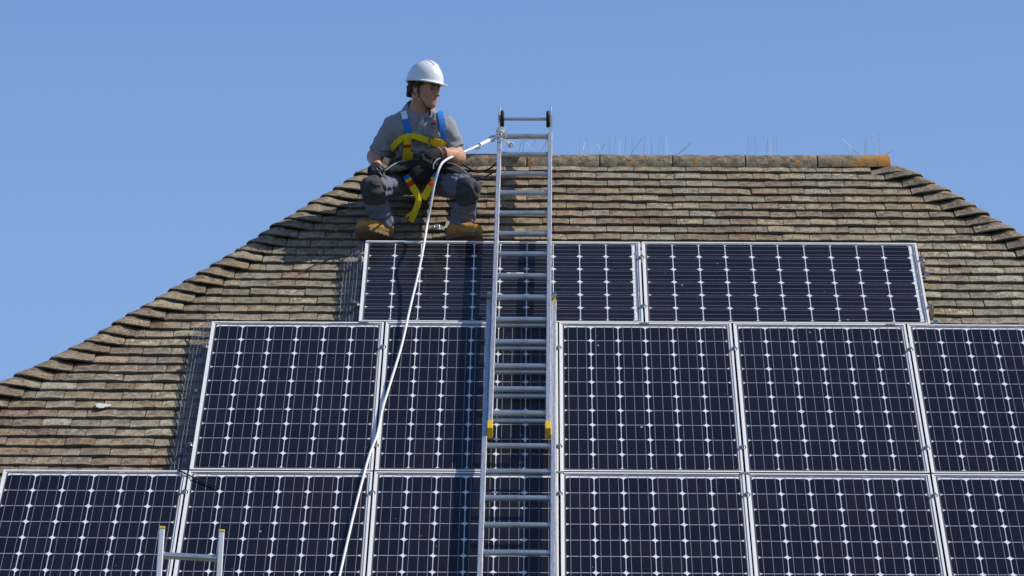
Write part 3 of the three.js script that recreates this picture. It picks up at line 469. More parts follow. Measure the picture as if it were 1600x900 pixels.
// ---------------------------------------------------------------- the man on the roof
const PB = onPlane(652, 282, TW);
const man = thing('person', 'person in white helmet, grey polo shirt and yellow harness sitting at the roof\'s left top', 'person', PB);
{
  const weave = (() => { const t = dataTex(256, 256, (x, y) => { const n = 0.5 * hash(Math.floor(x * 128), Math.floor(y * 128), 3) + 0.5 * fbm(x * 20, y * 20); return [n, n, n]; }, false); return t; })();
  const cloth = (r, g, b, bump = 0.001) => new THREE.MeshPhysicalMaterial({ color: new THREE.Color(r, g, b), roughness: 0.92, bumpMap: weave, bumpScale: bump, sheen: 0.2, sheenRoughness: 0.7 });
  const skin = new THREE.MeshPhysicalMaterial({ roughness: 0.55, map: (() => { const t = dataTex(256, 256, (x, y) => { const n = fbm(x * 9, y * 9, 0, 4), f = fbm(x * 60, y * 60, 0, 2), k = 0.82 + 0.36 * f; return mix3([0.50, 0.275, 0.185], [0.53, 0.24, 0.15], sstep(n, 0.3, 0.7)).map((q) => q * k); }); return t; })() }), hairM = mat(0.065, 0.036, 0.019, 0.7), shirtM = cloth(0.262, 0.272, 0.305), trouM = cloth(0.14, 0.155, 0.222), kneeM = cloth(0.052, 0.051, 0.056), gloveM = cloth(0.014, 0.014, 0.015), trimM = mat(0.30, 0.31, 0.32, 0.7), blue = cloth(0.02, 0.185, 0.60, 0.001), yel = cloth(0.86, 0.63, 0.012, 0.001), red = cloth(0.55, 0.03, 0.018, 0.001), white = mat(0.78, 0.79, 0.80, 0.7), bootM = cloth(0.47, 0.225, 0.05, 0.003), soleM = mat(0.15, 0.10, 0.066, 0.85), helmM = new THREE.MeshPhysicalMaterial({ color: new THREE.Color(0.80, 0.81, 0.83), roughness: 0.32, clearcoat: 0.4, clearcoatRoughness: 0.2 }), bagM = cloth(0.016, 0.016, 0.017), metalM = mat(0.6, 0.58, 0.5, 0.3, 1);
  const J = at, add = (n, g, m, p = man) => part(n, g, m, p);
  const folds = (x, y, z, amp, f, dx, dy, dz) => { const w = fbm(x * f * 0.45 + 3, y * f * 0.45, z * f * 0.45, 2) * 3.2, t = (x * dx + y * dy + z * dz) * f + w * 2, r = Math.abs(((t % 2) + 2) % 2 - 1); return amp * (r * r * (3 - 2 * r) - 0.5) * (0.4 + 1.2 * noise3(x * 9 + 7, y * 9, z * 9)); };

  // --- joints
  const sR = J(613, 197, -2.13), sL = J(697, 197, -2.13), eR = J(586, 245, -2.22), eL = J(715, 246, -2.17), wR = J(588, 259, -2.05), wL = J(690, 238, -1.96);
  const hR = J(636, 276, -2.42), hL = J(672, 276, -2.42), kR = J(581, 295, -1.93), kL = J(734, 296, -1.93), aR = J(599, 350, -2.09), aL = J(721, 351, -2.09);
  const nk = J(655, 178, -2.13), hc = J(663, 139, -2.03), HS = 0.925;
  const F = V3(0.80, -0.20, 0.56).normalize(), U = V3(0.04, 1, 0.16).addScaledVector(F, -V3(0.04, 1, 0.16).dot(F)).normalize(), S = F.clone().cross(U);
  const H = (a, b, s) => hc.clone().addScaledVector(F, a * HS).addScaledVector(U, b * HS).addScaledVector(S, s * HS);
  const headLocal = (f) => (x, y, z) => { const px = (x - hc.x) / HS, py = (y - hc.y) / HS, pz = (z - hc.z) / HS; return HS * f(px * F.x + py * F.y + pz * F.z, px * U.x + py * U.y + pz * U.z, px * S.x + py * S.y + pz * S.z); };

  // --- body: one continuous skin
  const skull = elli(-0.012, 0.03, 0, 0.098, 0.098, 0.078), jaw = elli(0.030, -0.045, 0, 0.066, 0.078, 0.060), chin = elli(0.074, -0.103, 0, 0.024, 0.022, 0.026), nose = cap(V3(0.094, 0.004, 0), V3(0.121, -0.036, 0), 0.009, 0.0135), nostril = elli(0.107, -0.041, 0, 0.014, 0.010, 0.019);
  const brow = cap(V3(0.078, 0.020, -0.040), V3(0.078, 0.020, 0.040), 0.016), cheekA = elli(0.066, -0.030, 0.040, 0.026, 0.024, 0.022), cheekB = elli(0.066, -0.030, -0.040, 0.026, 0.024, 0.022), mouth = elli(0.083, -0.068, 0, 0.017, 0.020, 0.028), jawR = cap(V3(-0.005, -0.06, 0.056), V3(0.065, -0.10, 0.02), 0.020, 0.018), jawL = cap(V3(-0.005, -0.06, -0.056), V3(0.065, -0.10, -0.02), 0.020, 0.018);
  const faceF = uni(0.03, skull, jaw, chin, brow, cheekA, cheekB, mouth, jawR, jawL);
  const ear = (s) => (a, b, c) => { const d = elli(-0.012, -0.012, s * 0.080, 0.020, 0.034, 0.011)(a, b, c); return Math.max(d, -elli(-0.006, -0.010, s * 0.090, 0.010, 0.020, 0.008)(a, b, c)); };
  const headF = headLocal((a, b, s) => {
    let d = smin(faceF(a, b, s), smin(nose(a, b, s), nostril(a, b, s), 0.012), 0.014);
    for (const q of [-1, 1]) { d = -smin(-d, elli(0.098, -0.003, q * 0.033, 0.016, 0.012, 0.017)(a, b, s), 0.012); d = smin(d, ear(q)(a, b, s), 0.010); }
    return -smin(-d, cap(V3(0.104, -0.070, -0.018), V3(0.104, -0.070, 0.018), 0.0035)(a, b, s), 0.006);
  });
  const neckF = cap(nk.clone().add(V3(0, -0.05, -0.02)), H(-0.015, -0.05, 0), 0.066, 0.056);
  const skinF = uni(0.035, headF, neckF, cap(nk.clone().add(V3(-0.1, -0.06, 0)), nk.clone().add(V3(0.1, -0.06, 0)), 0.05), cap(sR, eR, 0.042, 0.043), cap(eR, wR, 0.044, 0.031), cap(sL, eL, 0.042, 0.045), cap(eL, eL.clone().lerp(wL, 0.35), 0.044, 0.044), cap(eL.clone().lerp(wL, 0.35), wL, 0.044, 0.030), cap(sR, sL, 0.04), cap(nk, J(654, 262, -2.36), 0.08, 0.09), cap(hR, hL, 0.09), cap(hR, kR, 0.075, 0.050), cap(hL, kL, 0.075, 0.050), cap(kR, aR, 0.050, 0.036), cap(kL, aL, 0.050, 0.036), cap(wR, J(587, 266, -2.0), 0.03, 0.028), cap(wL, J(672, 244, -1.93), 0.03, 0.028));
  const yCut = H(0, -0.19, 0).y, [b0, b1] = boxOf([sR, sL, eR, eL, wR, wL, hR, kR, kL, aR, aL, nk], 0.13); b1.y = yCut + 0.003;
  const [q0, q1] = boxOf([hc], 0.2); q0.y = yCut;
  add('body', [net(skinF, q0, q1, 0.0034, PB), net(skinF, b0, b1, 0.010, PB)], skin);
  for (const s of [-1, 1]) {
    const e = add('eye', new THREE.SphereGeometry(0.0112, 14, 10), mat(0.20, 0.17, 0.15, 0.25)); e.position.copy(H(0.0800, -0.003, s * 0.033).sub(PB));
    const ir = part('iris', new THREE.SphereGeometry(0.0062, 10, 8), mat(0.03, 0.018, 0.01, 0.2), e); ir.position.copy(F.clone().multiplyScalar(0.0068).addScaledVector(U, -0.002));
    add('eyebrow', tube([H(0.097, 0.016, s * 0.014), H(0.099, 0.022, s * 0.03), H(0.086, 0.019, s * 0.052)].map((p) => p.sub(PB)), 0.0045, 12, 6), hairM);
    add('eyelid', tube([H(0.0955, 0.002, s * 0.022), H(0.0965, 0.0055, s * 0.033), H(0.090, 0.001, s * 0.045)].map((p) => p.sub(PB)), 0.0048, 10, 6), mat(0.30, 0.15, 0.095, 0.6));
  }
  for (const d of [-0.0062, 0.0055]) add('lip', tube([H(0.088, -0.070, 0.024), H(0.1005, -0.070 + d, 0.010), H(0.102, -0.070 + d * 0.9, 0), H(0.1005, -0.070 + d, -0.010), H(0.088, -0.070, -0.024)].map((p) => p.sub(PB)), 0.0045, 16, 7), mat(0.40, 0.15, 0.11, 0.5));
  const stub = headLocal((a, b, s) => Math.max(-1, smin(faceF(a, b, s), chin(a, b, s), 0.01)));
  const hairF = headLocal((a, b, s) => { const n = 0.020 * (fbm(a * 60, b * 26, s * 60, 3) - 0.5) * 2; let d = elli(-0.020, 0.022, 0, 0.104, 0.110, 0.086)(a, b, s); d = smin(d, elli(-0.074, -0.062, 0.0, 0.046, 0.066, 0.070)(a, b, s), 0.03); d = smin(d, elli(-0.052, -0.055, 0.062, 0.030, 0.060, 0.024)(a, b, s), 0.02); d = smin(d, elli(-0.052, -0.055, -0.062, 0.030, 0.060, 0.024)(a, b, s), 0.02); d = smin(d, elli(-0.030, -0.01, 0.080, 0.018, 0.05, 0.010)(a, b, s), 0.015); d = smin(d, elli(-0.030, -0.01, -0.080, 0.018, 0.05, 0.010)(a, b, s), 0.015); return Math.max(d + n, a - 0.052 + (b < 0.02 ? (0.02 - b) * 2.1 : 0)); });
  add('hair', net(hairF, q0, q1, 0.0042, PB), hairM);

  // --- helmet
  const helmF = headLocal((a, b, s) => {
    const o = elli(-0.002, 0.044, 0, 0.131, 0.148, 0.114), i = elli(-0.002, 0.042, 0, 0.125, 0.142, 0.108);
    let d = o(a, b, s); const rib = Math.max(Math.abs(s) - 0.026, Math.abs(a + 0.015) - 0.10, 0.112 - b); d = Math.min(d, Math.max(d - 0.0055, rib));
    for (const q of [-1, 1]) d = Math.max(d, -Math.max(o(a, b, s) + 0.004, Math.abs(s - q * 0.055 - a * 0.05) - 0.0025, Math.abs(a - 0.035) - 0.020, 0.12 - b));
    d = Math.max(d, 0.040 - b);
    const ra = a > 0 ? 0.166 : 0.137, rim = (Math.hypot(a / ra, s / 0.122) - 1) * 0.122, tilt = a > 0 ? -0.09 * a : 0; d = smin(d, Math.max(rim, Math.abs(b - 0.045 - tilt) - 0.0048), 0.014);
    return Math.max(d, -Math.max(i(a, b, s), -1));
  });
  const [r0, r1] = boxOf([H(0, 0.09, 0)], 0.20);
  add('helmet', net(helmF, r0, r1, 0.0034, PB), helmM);
  const strapAt = (pts, w) => { for (const k of [1]) add('chin_strap', tube(pts.map((p) => H(...p).sub(PB)), w, 30, 6), blackMat); };
  for (const s of [1, -1]) { strapAt([[0.02, 0.04, s * 0.088], [0.014, 0.0, s * 0.082], [0.018, -0.05, s * 0.072], [0.045, -0.10, s * 0.048], [0.062, -0.132, s * 0.012], [0.062, -0.134, 0]], 0.0055); strapAt([[-0.05, 0.035, s * 0.090], [-0.034, -0.02, s * 0.090], [0.0, -0.058, s * 0.074], [0.018, -0.066, s * 0.071]], 0.0050); }
  add('chin_strap', tube([[0.062, -0.134, 0.012], [0.07, -0.145, 0.006], [0.068, -0.175, -0.002]].map((p) => H(...p).sub(PB)), 0.008, 10, 6), mat(0.05, 0.012, 0.014, 0.7));

  // --- shirt
  const clipS = (A, E, ra, rb, cut) => { const ax = E.clone().sub(A).normalize(), C = A.clone().lerp(E, cut), f = cap(A, E, ra, rb), inn = cap(C.clone().addScaledVector(ax, -0.03), C.clone().addScaledVector(ax, 0.06), rb - 0.018), pl = beyond(C, ax), q = (x, y, z) => Math.max(f(x, y, z), pl(x, y, z)); q.inn = inn; q.pl = pl; return q; };
  const slR = clipS(J(614, 199, -2.13), J(589, 246, -2.22), 0.066, 0.072, 0.86), slL = clipS(J(696, 199, -2.13), J(713, 241, -2.17), 0.064, 0.070, 0.80);
  const torso = uni(0.07, cap(J(638, 207, -2.15), J(675, 207, -2.15), 0.112), cap(J(619, 198, -2.13), J(691, 198, -2.13), 0.066), cap(J(638, 186, -2.13), J(672, 186, -2.13), 0.056), cap(J(641, 230, -2.23), J(669, 230, -2.23), 0.116), cap(J(640, 256, -2.36), J(668, 256, -2.36), 0.124));
  const hole = cap(nk.clone(), H(-0.01, -0.05, 0), 0.066, 0.085);
  const shirtBase = (x, y, z) => { let d = torso(x, y, z); d = smin(d, slR(x, y, z), 0.03); d = smin(d, slL(x, y, z), 0.03); return d; };
  const shirtF = (x, y, z) => { const d = shirtBase(x, y, z); if (d > 0.04) return d; const low = sstep(sR.y - y, 0.02, 0.20); const am = Math.min(slR(x, y, z), slL(x, y, z)) < torso(x, y, z) + 0.012 ? 0.4 : 1; return Math.max(d + am * (folds(x, y, z, 0.015 + 0.006 * low, 19, 0.85, 0.45, 0.3) + folds(x, y, z, 0.008, 30, -0.5, 0.85, 0.2) * (0.4 + 0.6 * low)), -hole(x, y, z), -slR.inn(x, y, z), -slL.inn(x, y, z)); };
  const [s0, s1] = boxOf([J(614, 196, -2.13), J(698, 196, -2.13), J(586, 243, -2.21), J(719, 240, -2.17), J(640, 262, -2.36), J(668, 262, -2.36)], 0.14);
  add('shirt', net(shirtF, s0, s1, 0.0062, PB), shirtM);
  // collar
  {
    const ax = H(-0.02, -0.06, 0).sub(nk).normalize(), fr = V3(0.18, 0, 1).addScaledVector(ax, -V3(0.18, 0, 1).dot(ax)).normalize(), sd = ax.clone().cross(fr), c = nk.clone().addScaledVector(ax, 0.038).addScaledVector(fr, 0.006).sub(PB), pos = [], idx = [], M = 36, prof = [[0.070, -0.05], [0.072, 0.022], [0.078, 0.030], [0.087, 0.022], [0.112, -0.026]];
    for (let i = 0; i <= M; i++) { const t = i / M * 2 - 1, ph = Math.PI + t * 2.62, drop = 0.030 * sstep(Math.abs(t), 0.55, 1), out = 0.012 * sstep(Math.abs(t), 0.6, 1), fall = -0.035 * sstep(Math.abs(t), 0.4, 1); prof.forEach(([r, h], k) => { const R = r + (k === 4 ? out : 0), p = c.clone().addScaledVector(fr, R * Math.cos(ph) * 1.02).addScaledVector(sd, R * Math.sin(ph)).addScaledVector(ax, h + fall - (k === 4 ? drop : 0)); pos.push(p.x, p.y, p.z); }); }
    for (let i = 0; i < M; i++) for (let k = 0; k < 4; k++) { const a = i * 5 + k, b = a + 5; idx.push(a, b, b + 1, a, b + 1, a + 1); }
    const cm = shirtM.clone(); cm.side = THREE.DoubleSide; cm.bumpMap = null; add('collar', rawGeo(pos, null, idx), cm);
  }

  // --- trousers
  const hemClip = (A, E) => beyond(E.clone(), E.clone().sub(A).normalize());
  const shR = cap(kR, aR, 0.066, 0.069), shL = cap(kL, aL, 0.066, 0.069), hmR = hemClip(kR, J(600, 352, -2.09)), hmL = hemClip(kL, J(721, 353, -2.09));
  const upper = uni(0.06, cap(J(638, 268, -2.40), J(668, 268, -2.40), 0.126), cap(hR, kR, 0.106, 0.066), cap(hL, kL, 0.106, 0.066));
  const trouBase = (x, y, z) => { let d = upper(x, y, z); d = smin(d, Math.max(shR(x, y, z), hmR(x, y, z)), 0.018); return smin(d, Math.max(shL(x, y, z), hmL(x, y, z)), 0.018); };
  const trouF = (x, y, z) => { const d = trouBase(x, y, z); return d > 0.04 ? d : d + folds(x, y, z, 0.011, 16, x < PB.x ? 0.6 : -0.6, 0.8, 0.2) + folds(x + 5, y, z, 0.007, 26, 0.3, 0.9, -0.3); };
  const [t0, t1] = boxOf([hR, hL, kR, kL, aR, aL, J(652, 262, -2.4)], 0.145);
  add('trousers', net(trouF, t0, t1, 0.0066, PB), trouM);
  for (const [k, a, dx] of [[kR, aR, -1], [kL, aL, 1]]) {
    const h = dx < 0 ? hR : hL, low = beyond(k.clone().lerp(a, 0.32), a.clone().sub(k).normalize()), up = beyond(k.clone().lerp(h, 0.10), h.clone().sub(k).normalize());
    const [m0, m1] = boxOf([k], 0.21); add('knee_patch', net((x, y, z) => Math.max(trouF(x, y, z) - 0.0025, low(x, y, z) + 0.25 * (x - k.x) * dx, up(x, y, z), -trouF(x, y, z) - 0.012), m0, m1, 0.0055, PB), kneeM);
  }

  // --- boots
  for (const [heel, toe, up0, ank, sgn] of [[J(603, 362, -2.09), J(566, 353, -1.98), V3(0.50, 0.60, -0.62), aR, -1], [J(710, 364, -2.09), J(744, 359, -1.97), V3(-0.44, 0.64, -0.56), aL, 1]]) {
    const f = toe.clone().sub(heel), L = f.length(); f.normalize(); const up = up0.clone().addScaledVector(f, -up0.dot(f)).normalize(), sd = f.clone().cross(up);
    const loc = (fn) => (x, y, z) => { const px = x - heel.x, py = y - heel.y, pz = z - heel.z; return fn(px * f.x + py * f.y + pz * f.z, px * up.x + py * up.y + pz * up.z, px * sd.x + py * sd.y + pz * sd.z); };
    const outline = (a, s, g) => { const t = clamp(a / L, 0, 1), w = lerp(0.038, 0.047, sstep(t, 0.2, 0.7)) + g; return Math.hypot(a - clamp(a, 0, L), s) - w; };
    const upF = loc((a, b, s) => { let d = uni(0.035, cap(V3(0, 0.01, 0), V3(L * 0.55, 0.0, 0), 0.046, 0.046), cap(V3(L * 0.55, 0, 0), V3(L, -0.008, 0), 0.046, 0.042), cap(V3(0.005, 0.01, 0), V3(0.02, 0.10, 0), 0.046, 0.050))(a, b, s); d += 0.004 * Math.cos(b * 150 + a * 60) * sstep(a, 0.04, 0.07) * (1 - sstep(a, 0.12, 0.16)); return Math.max(d, -0.034 - b); });
    const soF = loc((a, b, s) => { const cleat = 0.006 * (Math.sin(a * 200) > 0 ? 1 : 0) * (b < -0.055 ? 1 : 0); return Math.max(outline(a, s, 0.004), Math.abs(b + 0.048) - 0.016 + cleat); });
    const [m0, m1] = boxOf([heel, toe, heel.clone().addScaledVector(up, 0.09)], 0.08);
    const bt = add('boot', net(upF, m0, m1, 0.0055, PB), bootM);
    part('boot_sole', net(soF, m0, m1, 0.005, PB), soleM, bt);
    const sock = heel.clone().addScaledVector(up, 0.07); const lc = []; for (let i = 0; i < 4; i++) { const A = heel.clone().addScaledVector(f, L * (0.30 + i * 0.11)).addScaledVector(up, 0.052 - i * 0.006).sub(PB); lc.push(bar(A.clone().addScaledVector(sd, -0.022), A.clone().addScaledVector(sd, 0.022), 0.0032, 6)); } part('laces', lc, mat(0.16, 0.10, 0.05, 0.8), bt).userData.kind = 'stuff';
  }

  // --- gloves: palm, five fingers each of three bones
  function glove(wr, palm, fingers, thumb, cuffDir) {
    const fs = [cap(wr, palm, 0.034, 0.037), cap(palm, palm.clone().lerp(fingers[1][0], 0.6), 0.036, 0.03)];
    const hand = uni(0.018, ...fs, ...fingers.map((c) => cap(palm, c[0], 0.026, 0.0135)));
    const fing = [...fingers, thumb].map((c, k) => { const g = []; for (let i = 0; i < c.length - 1; i++) g.push(cap(c[i], c[i + 1], 0.0128 - i * 0.0012, 0.0116 - i * 0.0012)); return uni(0.006, ...g); });
    const f = (x, y, z) => { let d = hand(x, y, z); for (const q of fing) d = smin(d, q(x, y, z), 0.0045); return d; };
    const [m0, m1] = boxOf([wr, palm, ...fingers.flat(), ...thumb], 0.055);
    const g = add('glove', net(f, m0, m1, 0.0034, PB), gloveM);
    const ax = palm.clone().sub(wr).normalize(), cu = add('glove_cuff', net((x, y, z) => Math.max(cap(wr.clone().addScaledVector(ax, -0.03), wr.clone().addScaledVector(ax, 0.02), 0.038)(x, y, z), beyond(wr.clone().addScaledVector(ax, 0.012), ax)(x, y, z), -beyond(wr.clone().addScaledVector(ax, -0.016), ax)(x, y, z)), ...boxOf([wr], 0.07), 0.004, PB), cuffDir);
    return g;
  }
  const pR = J(587, 265, -2.005);
  const gR = glove(wR, pR, [[J(580, 263, -1.975), J(583, 268, -1.945), J(590, 268, -1.945), J(594, 266, -1.96)], [J(579, 267, -1.98), J(583, 272, -1.945), J(591, 271, -1.94), J(595, 269, -1.955)], [J(580, 270, -1.985), J(585, 275, -1.95), J(592, 274, -1.945), J(596, 272, -1.96)], [J(583, 273, -1.99), J(588, 277, -1.96), J(593, 276, -1.955), J(596, 275, -1.965)]], [J(592, 261, -2.0), J(597, 263, -1.975), J(600, 267, -1.95), J(599, 271, -1.94)], blackMat);
  const pL = J(675, 243, -1.93);
  const gL = glove(wL, pL, [[J(665, 240, -1.90), J(659, 245, -1.885), J(656, 251, -1.89), J(655, 256, -1.90)], [J(667, 244, -1.895), J(661, 250, -1.88), J(659, 257, -1.885), J(659, 262, -1.90)], [J(670, 247, -1.90), J(666, 253, -1.885), J(664, 260, -1.89), J(664, 264, -1.90)], [J(674, 249, -1.905), J(671, 255, -1.89), J(669, 260, -1.895), J(669, 264, -1.905)]], [J(680, 247, -1.92), J(682, 252, -1.90), J(680, 258, -1.89), J(677, 262, -1.89)], mat(0.075, 0.014, 0.02, 0.8));
  for (const [g, pts] of [[gR, [[590, 258, -2.0], [596, 264, -1.955], [600, 273, -1.93]]], [gR, [[583, 259, -2.0], [590, 265, -1.955], [597, 275, -1.925]]], [gL, [[688, 247, -1.90], [681, 251, -1.875], [677, 258, -1.86], [677, 264, -1.86]]]]) part('glove_trim', tube(pts.map((p) => J(...p).sub(PB)), 0.0042, 14, 6), trimM, g);

  // --- webbing laid on the clothes
  function castTo(f, px, py, off, zNear = -1.6) { const d = rayDir(px, py).normalize(), p = at(px, py, zNear); for (let i = 0; i < 90; i++) { const q = f(p.x, p.y, p.z) - off; if (q < 0.0008) return p; p.addScaledVector(d, Math.max(q * 0.6, 0.001)); if (p.z < -2.75) return null; } return p; }
  function sheetGeo(P, th) {                                                // rows of points -> a thin band with edges
    const R = P.length, C = P[0].length, pos = [], idx = [], nrm = (i, j) => { const a = P[Math.min(i + 1, R - 1)][j].clone().sub(P[Math.max(i - 1, 0)][j]), b = P[i][Math.min(j + 1, C - 1)].clone().sub(P[i][Math.max(j - 1, 0)]); const n = a.cross(b).normalize(); return n.dot(AX) > 0 ? n.negate() : n; };
    for (const t of [th, -0.001]) for (let i = 0; i < R; i++) for (let j = 0; j < C; j++) { const p = P[i][j].clone().addScaledVector(nrm(i, j), t).sub(PB); pos.push(p.x, p.y, p.z); }
    const o = R * C, q = (a, b, c, d) => idx.push(a, b, c, a, c, d);
    for (let i = 0; i < R - 1; i++) for (let j = 0; j < C - 1; j++) { const a = i * C + j; q(a, a + 1, a + C + 1, a + C); q(o + a, o + a + C, o + a + C + 1, o + a + 1); }
    for (let i = 0; i < R - 1; i++) for (const j of [0, C - 1]) { const a = i * C + j; q(a, a + C, o + a + C, o + a); }
    for (let j = 0; j < C - 1; j++) for (const i of [0, R - 1]) { const a = i * C + j; q(a, a + 1, o + a + 1, o + a); }
    const g = rawGeo(pos, pos.filter((_, i) => i % 3 < 2).map((v) => v * 8), idx).toNonIndexed(); g.computeVertexNormals(); return g;
  }
  function band(name, m, f, pts, hw, off = 0.004, th = 0.003, parent = man, n = 12) {   // pts: pixels along the band's middle
    const c = new THREE.CatmullRomCurve3(pts.map(([x, y]) => V3(x, y, 0))), rows = []; let last = null;
    for (let i = 0; i <= n; i++) { const p = c.getPoint(i / n), t = c.getTangent(i / n), row = []; for (let j = 0; j <= 4; j++) { const k = (j / 4 - 0.5) * 2 * hw, q = castTo(f, p.x - t.y * k, p.y + t.x * k, off) ?? last ?? at(p.x - t.y * k, p.y + t.x * k, -2.22); last = q; row.push(q.clone()); } rows.push(row); }
    return add(name, sheetGeo(rows, th), m, parent);
  }
  function strip(name, m, pts, hw, twist = 0) {                             // free-hanging webbing: [px, py, z]
    const c = new THREE.CatmullRomCurve3(pts.map((p) => J(...p))), rows = [], n = 18;
    for (let i = 0; i <= n; i++) { const p = c.getPoint(i / n), t = c.getTangent(i / n), s = t.clone().cross(AX).normalize().applyAxisAngle(t, twist * i / n); rows.push([-1, 0, 1].map((k) => p.clone().addScaledVector(s, k * hw))); }
    return add(name, sheetGeo(rows, 0.002), m);
  }
  const smooth = torso, sm2 = (x, y, z) => Math.min(shirtBase(x, y, z), trouBase(x, y, z));
  const on = 0.010;
  band('shoulder_strap', blue, smooth, [[631, 176], [634, 190], [637, 203], [638, 214]], 5.2, on);
  band('strap_label', white, smooth, [[630, 174], [632, 180], [633, 186]], 4.6, on + 0.003, 0.002);
  band('shoulder_strap', blue, smooth, [[687, 174], [690, 188], [692, 203], [693, 217]], 4.6, on);
  const ch = band('chest_strap', yel, smooth, [[610, 234], [614, 229], [622, 221], [632, 214], [645, 212.5], [658, 216], [671, 220.5], [684, 224], [699, 227], [704, 228.5]], 4.4, on + 0.004, 0.004, man, 26);
  band('strap_overlap', yel, smooth, [[677, 222], [684, 223.5], [690, 225]], 6.2, on + 0.009, 0.004, ch);
  band('strap_overlap', yel, smooth, [[631, 220], [637, 219], [642, 219]], 6.5, on + 0.009, 0.004, ch);
  for (const x of [671.5, 640.5]) band('buckle', metalM, smooth, [[x, x > 660 ? 213.5 : 209], [x - 0.5, 221], [x - 1.2, x > 660 ? 229 : 222]], 1.1, on + 0.014, 0.004, ch);
  band('front_strap', yel, smooth, [[636, 222], [636, 235], [634, 251]], 5.8, on + 0.002);
  band('strap_band', red, smooth, [[636, 226], [636, 231]], 6.2, on + 0.008, 0.003);
  band('front_strap', yel, smooth, [[642, 238], [641, 246], [640, 254]], 3.6, on + 0.010);
  band('placket', shirtM, smooth, [[661, 182], [657, 196], [655, 210]], 3.2, on - 0.001, 0.003);
  const lg = band('logo', red, smooth, [[674, 191.5], [677, 189.2], [680, 190]], 1.3, on + 0.001, 0.001); band('logo_mark', blackMat, smooth, [[674.6, 194.6], [677.5, 193], [680, 194.8]], 1.2, on + 0.001, 0.001, lg); band('logo_text', red, smooth, [[673.5, 199], [680.5, 200]], 0.7, on + 0.001, 0.001, lg);
  // belt and pouches
  band('tool_belt', bagM, sm2, [[608, 258], [622, 264], [640, 268], [660, 268], [682, 262], [698, 254]], 4.5, 0.012, 0.008, man, 26);
  const pouch = (fn, pts, m, h = 0.0055) => add('pouch', net(fn, ...boxOf(pts, 0.09), h, PB), m);
  const flat = (A, B, r0, r1, n, k) => { const c = cap(A, B, r0, r1); return (x, y, z) => { const q = Math.abs((x - A.x) * n.x + (y - A.y) * n.y + (z - A.z) * n.z); return Math.max(c(x, y, z), q - k) + 0.004 * (noise3(x * 40, y * 40, z * 40) - 0.5); }; };
  const pa = J(606, 267, -2.03), pb = J(646, 262, -2.13), pw = pouch(flat(pa, pb, 0.026, 0.050, V3(-0.1, 0.75, 0.65).normalize(), 0.022), [pa, pb], bagM);
  part('pouch_trim', tube([[600, 268, -1.985], [612, 259, -2.02], [624, 253, -2.06], [633, 251.5, -2.08]].map((p) => J(...p).sub(PB)), 0.0045, 20, 6), trimM, pw);
  const pc = J(648, 270, -2.12), pd = J(664, 270, -2.12); pouch(uni(0.03, cap(pc, pd, 0.052, 0.056), cap(J(652, 279, -2.10), J(662, 279, -2.10), 0.040)), [pc, pd], bagM);
  const pe = J(694, 262, -2.12), pf = J(731, 276, -2.03), pg = pouch(flat(pe, pf, 0.048, 0.030, V3(0.1, 0.75, 0.65).normalize(), 0.024), [pe, pf], bagM);
  part('pouch_trim', tube([[698, 254, -2.05], [712, 258, -2.02], [724, 266, -1.99], [735, 277, -1.965]].map((p) => J(...p).sub(PB)), 0.0040, 20, 6), trimM, pg);
  // leg straps and the loose end
  for (const [a, b] of [[[634, 274], [655, 309]], [[683, 272], [661, 311]]]) { const at2 = (t, z) => [lerp(a[0], b[0], t), lerp(a[1], b[1], t), z]; strip('leg_strap', blue, [at2(0, -2.09), at2(0.09, -2.085), at2(0.17, -2.08)], 0.021); strip('leg_strap', yel, [at2(0.16, -2.078), at2(0.5, -2.065), at2(1, -2.07)], 0.021); strip('strap_band', red, [at2(0.27, -2.068), at2(0.36, -2.062), at2(0.45, -2.06)], 0.0225); }
  strip('strap_end', yel, [[655, 306, -2.055], [653, 318, -2.04], [648, 332, -2.06], [642, 346, -2.10]], 0.019, 0.4);
  strip('strap_end', yel, [[657, 303, -2.05], [655, 316, -2.03], [647, 330, -2.06], [634, 338.5, -2.12]], 0.012, 0.9);
}
shade(man);

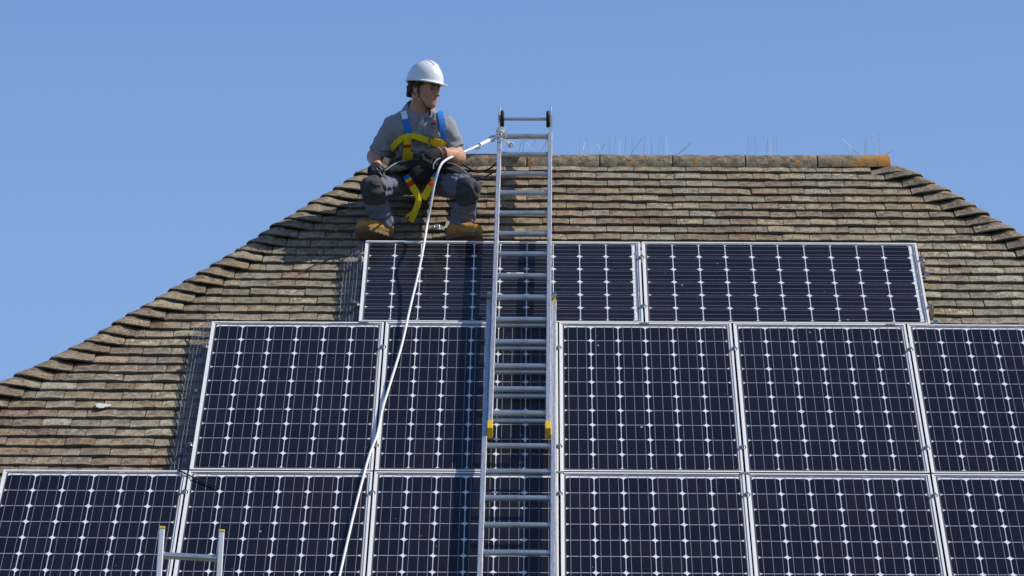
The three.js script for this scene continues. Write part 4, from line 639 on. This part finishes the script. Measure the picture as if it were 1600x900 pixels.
// ---------------------------------------------------------------- rope from the ladder past the man and down over the panels
{
  const P = [at(766, 219, -2.54), at(752, 225.5, -2.43), at(735, 233, -2.30), at(716, 241, -2.13), at(701, 247.5, -1.97), at(690, 256, -1.87), at(684.5, 268, -1.84), at(680, 284, -1.845), at(674, 315, -1.85), at(668.5, 345, -1.86), onPlane(662, 385, 0.12), onPlane(653, 430, 0.075), onPlane(641, 480, 0.045), onPlane(628, 538, 0.028), onPlane(611, 595, 0.02), onPlane(598, 638, 0.016), onPlane(589, 680, 0.014), onPlane(577.5, 710, 0.013), onPlane(567.5, 746, 0.012), onPlane(556, 790, 0.012), onPlane(543, 845, 0.012), onPlane(530.5, 900, 0.012), onPlane(515, 965, 0.012), onPlane(500, 1040, 0.012)];
  const b = P[0], R = thing('safety_rope', 'white safety rope from the ladder top past the man and down over the panels', 'rope', b), q = (p) => p.clone().sub(b);
  const rope = mat(0.80, 0.80, 0.79, 0.8); const tw = dataTex(64, 64, (x, y) => { const v = 0.5 + 0.5 * Math.sin((x + y) * 2 * Math.PI * 2); return [v, v, v]; }, false); tw.repeat.set(160, 2); rope.bumpMap = tw; rope.bumpScale = 0.001;
  part('rope', tube(P.map(q), 0.0072, 420, 9), rope, R);
  part('splice_sleeve', tube([at(764, 219.5, -2.50), at(757, 223, -2.455), at(749, 227, -2.40)].map(q), 0.0135, 14, 10), mat(0.78, 0.78, 0.77, 0.5), R);
  part('tag', box(0.04, 0.018, 0.006, 0, 0, 0, 0.002).rotateZ(0.42).translate(...q(at(747, 230.5, -2.38)).toArray()), mat(0.62, 0.64, 0.66, 0.3), R);
  part('thimble', new THREE.TorusGeometry(0.019, 0.0065, 8, 22).scale(1.25, 0.8, 1).rotateZ(0.45).translate(...q(at(769, 216.5, -2.53)).toArray()), steel, R);
  part('connector', [new THREE.TorusGeometry(0.020, 0.0045, 8, 20).scale(1.3, 0.7, 1).rotateZ(0.3).translate(...q(at(777, 213.5, -2.55)).toArray()), box(0.016, 0.016, 0.012, ...q(at(772, 219, -2.53)).toArray(), 0.003)], steel, R);
  const cord = mat(0.66, 0.67, 0.68, 0.7), c0 = at(783, 209, -2.55), lash = [];
  for (let i = 0; i < 3; i++) { const k = i * 0.016 - 0.016; lash.push(new THREE.TorusGeometry(0.026 + 0.004 * Math.sin(i * 5), 0.0045, 7, 22).rotateX(Math.PI / 2 - 0.8 + 0.25 * Math.sin(i * 3)).rotateZ(0.3 * Math.cos(i * 4)).scale(1, 1, 1.3).translate(...q(c0).add(V3(0.004 * Math.cos(i * 2), k, 0)).toArray())); }
  const L = part('lashing', lash, cord, R); L.userData.kind = 'stuff';
  part('loose_cord', tube([at(784, 216, -2.50), at(788, 220, -2.49), at(793, 223, -2.49), at(798, 226.5, -2.50)].map(q), 0.0042, 16, 6), cord, R);
  part('knot', new THREE.TorusKnotGeometry(0.012, 0.0055, 40, 6, 2, 3).translate(...q(at(797.5, 226, -2.50)).toArray()), cord, R);
  part('loose_cord', tube([at(782, 204, -2.5), at(788, 207.5, -2.49), at(792, 205, -2.49)].map(q), 0.004, 12, 6), cord, R);
}
renderer.render(scene, camera);
